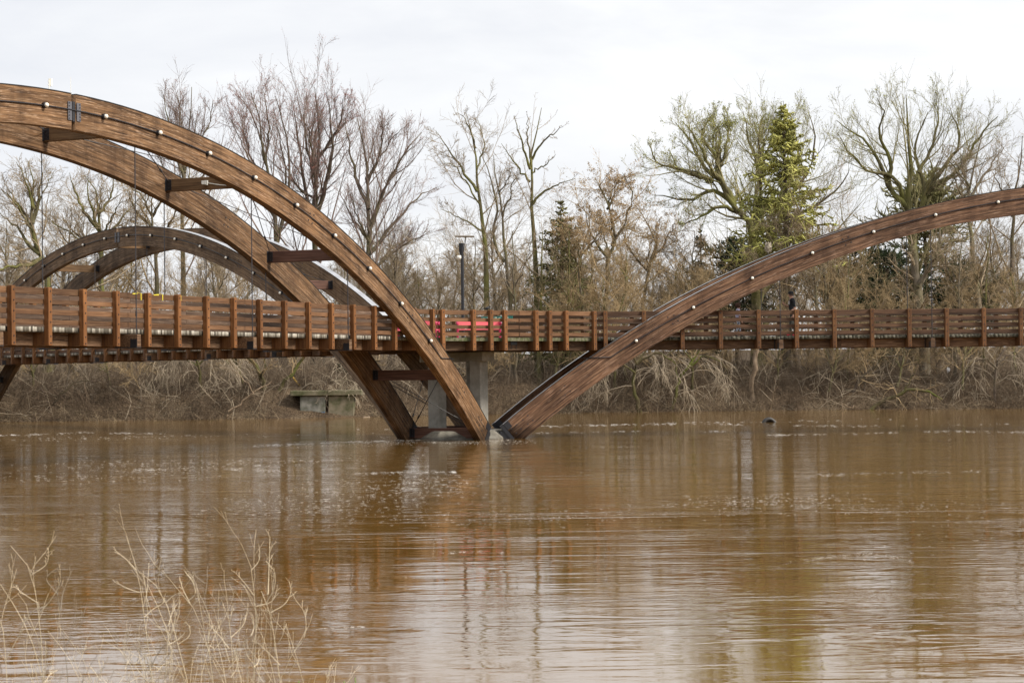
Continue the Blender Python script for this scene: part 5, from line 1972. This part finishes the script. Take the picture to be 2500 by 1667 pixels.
def curly_f(r, k):
    rng = np.random.default_rng(4)
    bm = bmesh.new()
    for i in range(150):
        a, zz = rng.uniform(0, 2 * math.pi), rng.uniform(-0.55, 1)
        q = math.sqrt(max(0, 1 - zz * zz))
        v = Vector((q * math.cos(a), q * math.sin(a), zz))
        if v.x > 0.45 and v.z < 0.55:
            continue
        p = Vector((.01, 0, 1.635)) + Vector((v.x * .135, v.y * .14, v.z * .135))
        bmesh.ops.create_icosphere(bm, subdivisions=1, radius=rng.uniform(.032, .05) * k, matrix=Matrix.Translation(p * k))
    me = bpy.data.meshes.new('curly_hair')
    bm.to_mesh(me)
    bm.free()
    me.materials.append(plain('brown_curls', (0.075, 0.036, 0.02), 0.9, scale=40))
    link('curly_hair', me, r)
    link('waist_jacket', MB().lathe([(.175, .86), (.185, .93), (.17, 1.02)], n=16, M=Matrix.Scale(k, 4)).mesh('waist_jacket', NAVY), r)


pm = arm_pt(1, 11.6, -0.30, 3.408)
person('man in black cap and black T-shirt walking left, looking at a phone', pm, ARMS[1] + math.pi, 1.58, [SKIN, BLACK, OLIVE, REDS], cap_f, True, 0.55)
pk = arm_pt(1, 9.66, -0.30, 3.408)
person('curly-haired child in pale lavender top walking right behind the railing', pk, ARMS[1], 1.16, [SKIN, LAV, GREYP, DARKS], curly_f, False, 0.7)

# ---------------------------------------------------------------- foam flecks on the river, and bright ripple lines painted as flecks
rng = np.random.default_rng(33)
fv, ff, nn = [], [], 0


def foam(n, u, v, su, sv, size):
    global nn
    for _ in range(n):
        uu, vv = rng.normal(u, su), rng.normal(v, sv)
        if vv < 1030:
            continue
        vv += -0.055 * (uu - u) * 0.35
        c = on_z(uu, vv, 0.006)
        w, l = size * rng.uniform(.4, 2.6), size * rng.uniform(.25, .6)
        m_ = 6
        a0 = rng.uniform(0, 6)
        pts = [(c[0] + w * rng.uniform(.6, 1.2) * math.cos(a0 + 2 * math.pi * i / m_), c[1] + l * rng.uniform(.6, 1.2) * math.sin(a0 + 2 * math.pi * i / m_), 0.006) for i in range(m_)]
        top = [(c[0], c[1], 0.006 + 0.15 * l)]
        fv.extend(pts + top)
        ff.extend([(nn + i, nn + (i + 1) % m_, nn + 6) for i in range(m_)])
        nn += 7


foam(240, 950, 1195, 150, 16, 0.022)
foam(200, 760, 1235, 130, 14, 0.020)
foam(160, 1050, 1180, 60, 14, 0.022)
foam(200, 480, 1130, 260, 7, 0.028)
foam(90, 250, 1165, 160, 6, 0.026)
foam(200, 1850, 1225, 130, 10, 0.020)
foam(160, 1350, 1260, 300, 14, 0.016)
foam(120, 2150, 1240, 180, 14, 0.018)
foam(90, 1000, 1260, 120, 12, 0.016)
foam(150, 1500, 1036, 250, 1.5, 0.05)
foam(120, 2150, 1012, 250, 1.2, 0.05)
foam(90, 300, 1068, 250, 3, 0.035)
foam(60, 2350, 1290, 120, 30, 0.014)
foam(70, 985, 1079, 30, 2.5, 0.02)
foam(70, 1150, 1081, 35, 3, 0.02)
foam(50, 1270, 1079, 30, 2.5, 0.02)
foam(80, 900, 1083, 90, 4, 0.022)


def foam_glint_line(pts, n, size, jit=0.6):  # sky glints along ripple lines, put in as white flecks
    global nn
    pts = np.array(pts, float)
    d = np.concatenate([[0], np.cumsum(np.linalg.norm(np.diff(pts, axis=0), axis=1))])
    cl_ = rng.random(max(3, n // 5))
    for t in np.clip(rng.choice(cl_, n) + rng.normal(0, 0.018, n), 0, 1) * d[-1]:
        u, v = np.interp(t, d, pts[:, 0]), np.interp(t, d, pts[:, 1]) + rng.normal(0, jit)
        c = on_z(u, v, 0.005)
        w, l = size * rng.uniform(.5, 2.2), size * rng.uniform(.12, .28)
        q = [(c[0] - w, c[1], .005), (c[0], c[1] - l, .005), (c[0] + w, c[1], .005), (c[0], c[1] + l, .005), (c[0], c[1], .005 + .2 * l)]
        fv.extend(q)
        ff.extend([(nn + i, nn + (i + 1) % 4, nn + 4) for i in range(4)])
        nn += 5


foam_glint_line([(1900, 1378), (1960, 1366), (2040, 1357), (2110, 1352), (2170, 1356), (2230, 1372)], 260, 0.011, 3.0)
foam_glint_line([(1990, 1160), (2250, 1152), (2500, 1148)], 90, 0.028, 2.0)
foam_glint_line([(620, 1088), (800, 1080), (1000, 1074), (1080, 1070)], 200, 0.05, 1.2)
foam_glint_line([(1290, 1040), (1700, 1034), (2100, 1040), (2500, 1034)], 130, 0.05, 1.2)
foam_glint_line([(1870, 1062), (2080, 1058), (2300, 1052), (2500, 1054)], 120, 0.05, 1.0)
foam_glint_line([(1230, 1057), (1500, 1053), (1800, 1052)], 60, 0.05, 1.2)
foam_glint_line([(280, 1150), (500, 1140), (700, 1150)], 180, 0.03, 2.5)
foam_glint_line([(860, 1155), (1000, 1152), (1110, 1152)], 130, 0.03, 1.5)
foam_glint_line([(240, 1470), (480, 1460), (700, 1445)], 60, 0.012, 4)
foam_glint_line([(760, 1535), (900, 1528)], 50, 0.012, 1.2)
foam_glint_line([(0, 1062), (200, 1056), (420, 1058)], 140, 0.05, 1)
foam_glint_line([(930, 1066), (1000, 1076), (1100, 1080), (1240, 1074), (1290, 1078)], 160, 0.03, 1.2)
foam_glint_line([(1080, 1350), (1180, 1344), (1240, 1350)], 60, 0.014, 1.4)
o = link('foam_glint_flecks', mesh_np('foam_glint_flecks', fv, [ff], plain('foam_and_glints', (0.78, 0.75, 0.70), 0.5)))
tag(o, 'small white foam flecks and painted ripple glints on the brown water', 'foam', kind='stuff')

# ---------------------------------------------------------------- dry weeds on the near bank
M['weed'] = bark('dry_weed_stalks', (0.45, 0.37, 0.25), (0.70, 0.60, 0.45), scale=4)
M['weed_grey'] = bark('grey_weed_stalks', (0.20, 0.17, 0.13), (0.34, 0.29, 0.23), scale=4)


def at_d(u, v, d):
    return CAMP + ray(u, v) * d


def weed(polys, d, seed, label, mat='weed', r=0.0023, lv=None):
    rng = np.random.default_rng(seed)
    b0 = at_d(*polys[0][0], d)
    zg = float(ground_z(b0[0], b0[1]))
    base = np.array([b0[0], b0[1], zg - 0.03])
    root = bpy.data.objects.new('dry_weed', None)
    COL.objects.link(root)
    root.location = base
    tag(root, label, 'weed', 'dry weeds on the near bank')
    P0, R0, parts = [], [], []
    for i, pts in enumerate(polys):
        dd = rng.uniform(-0.12, 0.12)
        q = np.array([at_d(u, v, d + dd * j / len(pts)) - base for j, (u, v) in enumerate(pts)])
        if i == 0:
            q = np.concatenate([[[0.0, 0, 0]], q])
        P = resample(q, 14)
        R = np.linspace(r if i == 0 else r * 0.7, r * 0.3, 14)
        P0.append(P)
        R0.append(R)
        parts.append(tubes(P[None], R[None], 5))
    V, F = join(parts)
    link('stalk', mesh_np('stalk', V, [F], M[mat], smooth=True), root)
    P, R = np.array(P0), np.array(R0)
    c = []
    for dct in (lv or [dict(n=4, ang=0.55, lr=0.24, k=6, up=0.14, wander=0.13, rr=0.7, t0=0.5, tl=0.4), dict(n=2, ang=0.6, lr=0.5, k=4, up=0.12, wander=0.12, rr=0.75, t0=0.3)]):
        P, R = spawn(rng, P, R, rtip=r * 0.3, **dct)
        c.append(tubes(P, R, 4))
    V, F = join(c)
    link('side_stems', mesh_np('side_stems', V, [F], M[mat], smooth=True), root)
    return root


def wz(l):
    return [(x * 0.4252, 1250 + y * 0.4252) for x, y in l]


WEEDS = [
    ([[(875, 990), (830, 620), (800, 400), (760, 240), (725, 135)], [(830, 600), (880, 555), (935, 520), (942, 490)], [(800, 460), (740, 440), (660, 400)], [(780, 330), (735, 280), (655, 212)]], 7.2, 'weed', 'tall pale weed stalk reaching highest among the middle clump'),
    ([[(1080, 990), (1010, 720), (945, 500), (870, 390), (800, 340)], [(1020, 760), (1090, 700), (1085, 650), (1060, 630)], [(950, 520), (1010, 470), (1060, 460)]], 7.0, 'weed', 'pale weed bending left, second stalk of the middle clump'),
    ([[(1225, 990), (1180, 720), (1085, 510), (1020, 440), (930, 330)], [(1085, 505), (1120, 470), (1115, 420), (1065, 340)], [(1090, 520), (1050, 440), (1030, 375)]], 7.1, 'weed', 'pale forked weed at the centre of the clump'),
    ([[(1220, 990), (1212, 680), (1175, 500), (1165, 430)], [(1190, 550), (1260, 540), (1285, 490)], [(1180, 470), (1190, 380), (1192, 315)], [(1178, 410), (1130, 370), (1110, 345)]], 7.3, 'weed_grey', 'upright weed with a thin forked tip right of the forked one'),
    ([[(1455, 990), (1470, 620), (1455, 430), (1435, 290), (1385, 180)], [(1460, 480), (1400, 400), (1340, 335)], [(1445, 330), (1485, 280), (1490, 200)], [(1470, 540), (1560, 510), (1595, 430)]], 6.9, 'weed', 'tall pale weed with curved upper stems at the right of the clump'),
    ([[(1610, 990), (1570, 690), (1550, 580), (1500, 450)], [(1555, 575), (1640, 520), (1670, 460), (1660, 395)], [(1530, 520), (1575, 430), (1575, 340), (1530, 280)], [(1540, 470), (1545, 300), (1550, 140)]], 7.2, 'weed', 'pale weed with hooked stems, rightmost tall one of the clump'),
    ([[(1745, 990), (1680, 760), (1640, 640)], [(1690, 800), (1745, 720), (1740, 560), (1700, 505)]], 7.5, 'weed', 'short pale weed curving over at the right end of the clump'),
    ([[(250, 990), (225, 620), (190, 400), (150, 290), (60, 190)], [(225, 580), (300, 490), (345, 400), (345, 330)], [(180, 360), (270, 290), (278, 205)], [(215, 520), (140, 470), (75, 420)]], 6.6, 'weed', 'tall pale weed near the left edge with a forked crown'),
    ([[(250, 990), (150, 660), (60, 500), (0, 410)], [(130, 640), (200, 560), (260, 540)]], 6.4, 'weed', 'pale weed leaning out of the left edge'),
    ([[(392, 990), (372, 780), (350, 570), (310, 390)], [(350, 560), (360, 470), (415, 330)], [(330, 470), (270, 370), (300, 340), (355, 305)]], 6.8, 'weed_grey', 'darker grey weed right of the left-edge clump'),
    ([[(870, 990), (865, 900), (820, 800), (760, 750)], [(868, 890), (900, 820), (945, 760)]], 6.2, 'weed_grey', 'short dark forked stem at the bottom of the clump'),
    ([[(40, 990), (30, 800), (10, 640), (-20, 560)], [(30, 850), (110, 700), (150, 600)]], 6.0, 'weed', 'pale weed rising from the bottom left corner'),
    ([[(1340, 990), (1330, 760), (1310, 600), (1270, 500)], [(1325, 720), (1400, 640), (1420, 560)]], 7.4, 'weed', 'faint thin weed between the two tallest right stalks'),
    ([[(970, 990), (980, 760), (930, 600), (850, 420)], [(975, 720), (1020, 560), (1040, 500)]], 7.4, 'weed', 'thin weed just right of the tallest middle stalk'),
]
for i, (pl, d, mt_, lab) in enumerate(WEEDS):
    weed([wz(q) for q in pl], d, 500 + i, lab, mt_)


def sprout(u, v, d, seed, label, n=3, h=0.16):
    rng = np.random.default_rng(seed)
    b0 = at_d(u, v, d)
    base = np.array([b0[0], b0[1], float(ground_z(b0[0], b0[1])) - 0.02])
    top = b0[2] - base[2]
    root = bpy.data.objects.new('green_sprout', None)
    COL.objects.link(root)
    root.location = base
    tag(root, label, 'plant', 'green sprouts on the near bank')
    P0 = []
    for i in range(n):
        dx = rng.normal(0, 0.02, 2)
        P0.append(resample(np.array([[0, 0, 0], [dx[0], dx[1], top * .5], [dx[0] * 2.5, dx[1] * 2.5, top * rng.uniform(.85, 1.0)]]), 10))
    P0 = np.array(P0)
    V, F = tubes(P0, np.linspace(.003, .0015, 10)[None] * np.ones((n, 1)), 5)
    link('stem', mesh_np('stem', V, [F], M['leaf_green']), root)
    Vs, Fs, o_ = [], [], 0
    for P in P0:
        for j in range(26):
            t = rng.uniform(.82, 1)
            c = P[min(9, int(t * 9))]
            a = rng.uniform(0, 6.28)
            d1 = unit(np.array([math.cos(a), math.sin(a), rng.uniform(.5, 1.2)]))
            d2 = unit(np.cross(d1, [0, 0, 1.0]))
            l, w = rng.uniform(.022, .04), .006
            Vs.append(np.array([c, c + d1 * l * .5 + d2 * w, c + d1 * l, c + d1 * l * .5 - d2 * w]))
            Fs.append(np.arange(4) + o_)
            o_ += 4
    link('leaves', mesh_np('leaves', np.concatenate(Vs), [np.array(Fs)], M['leaf_green']), root)['kind'] = 'stuff'


M['leaf_green'] = plain('fresh_green_leaf', (0.17, 0.30, 0.045), 0.6, scale=10)
src = [o for o in COL.objects if o.get('category') == 'weed']
rgw = np.random.default_rng(77)
for i in range(44):
    t_ = src[i % len(src)]
    off = (rgw.uniform(-0.2, 0.14) - (0.1 if i % 3 == 0 else 0), rgw.uniform(-0.5, 0.3), 0)
    sc = rgw.uniform(0.62, 0.86)
    c_ = copy_tree(t_, (t_.location.x + off[0], t_.location.y + off[1], t_.location.z), rgw.uniform(0, 6.28), sc, 'thin lower weed stem tangled among the pale clump', 'dry weeds on the near bank')
sprout(885, 1622, 6.6, 1, 'leafy green sprout at the bottom edge, tallest one')
sprout(812, 1650, 6.6, 2, 'small green sprout left of the tallest one', 2)
sprout(980, 1636, 6.8, 3, 'single thin green sprout right of the tallest one', 1)
sprout(6, 1660, 6.2, 4, 'green sprout in the bottom left corner', 2)
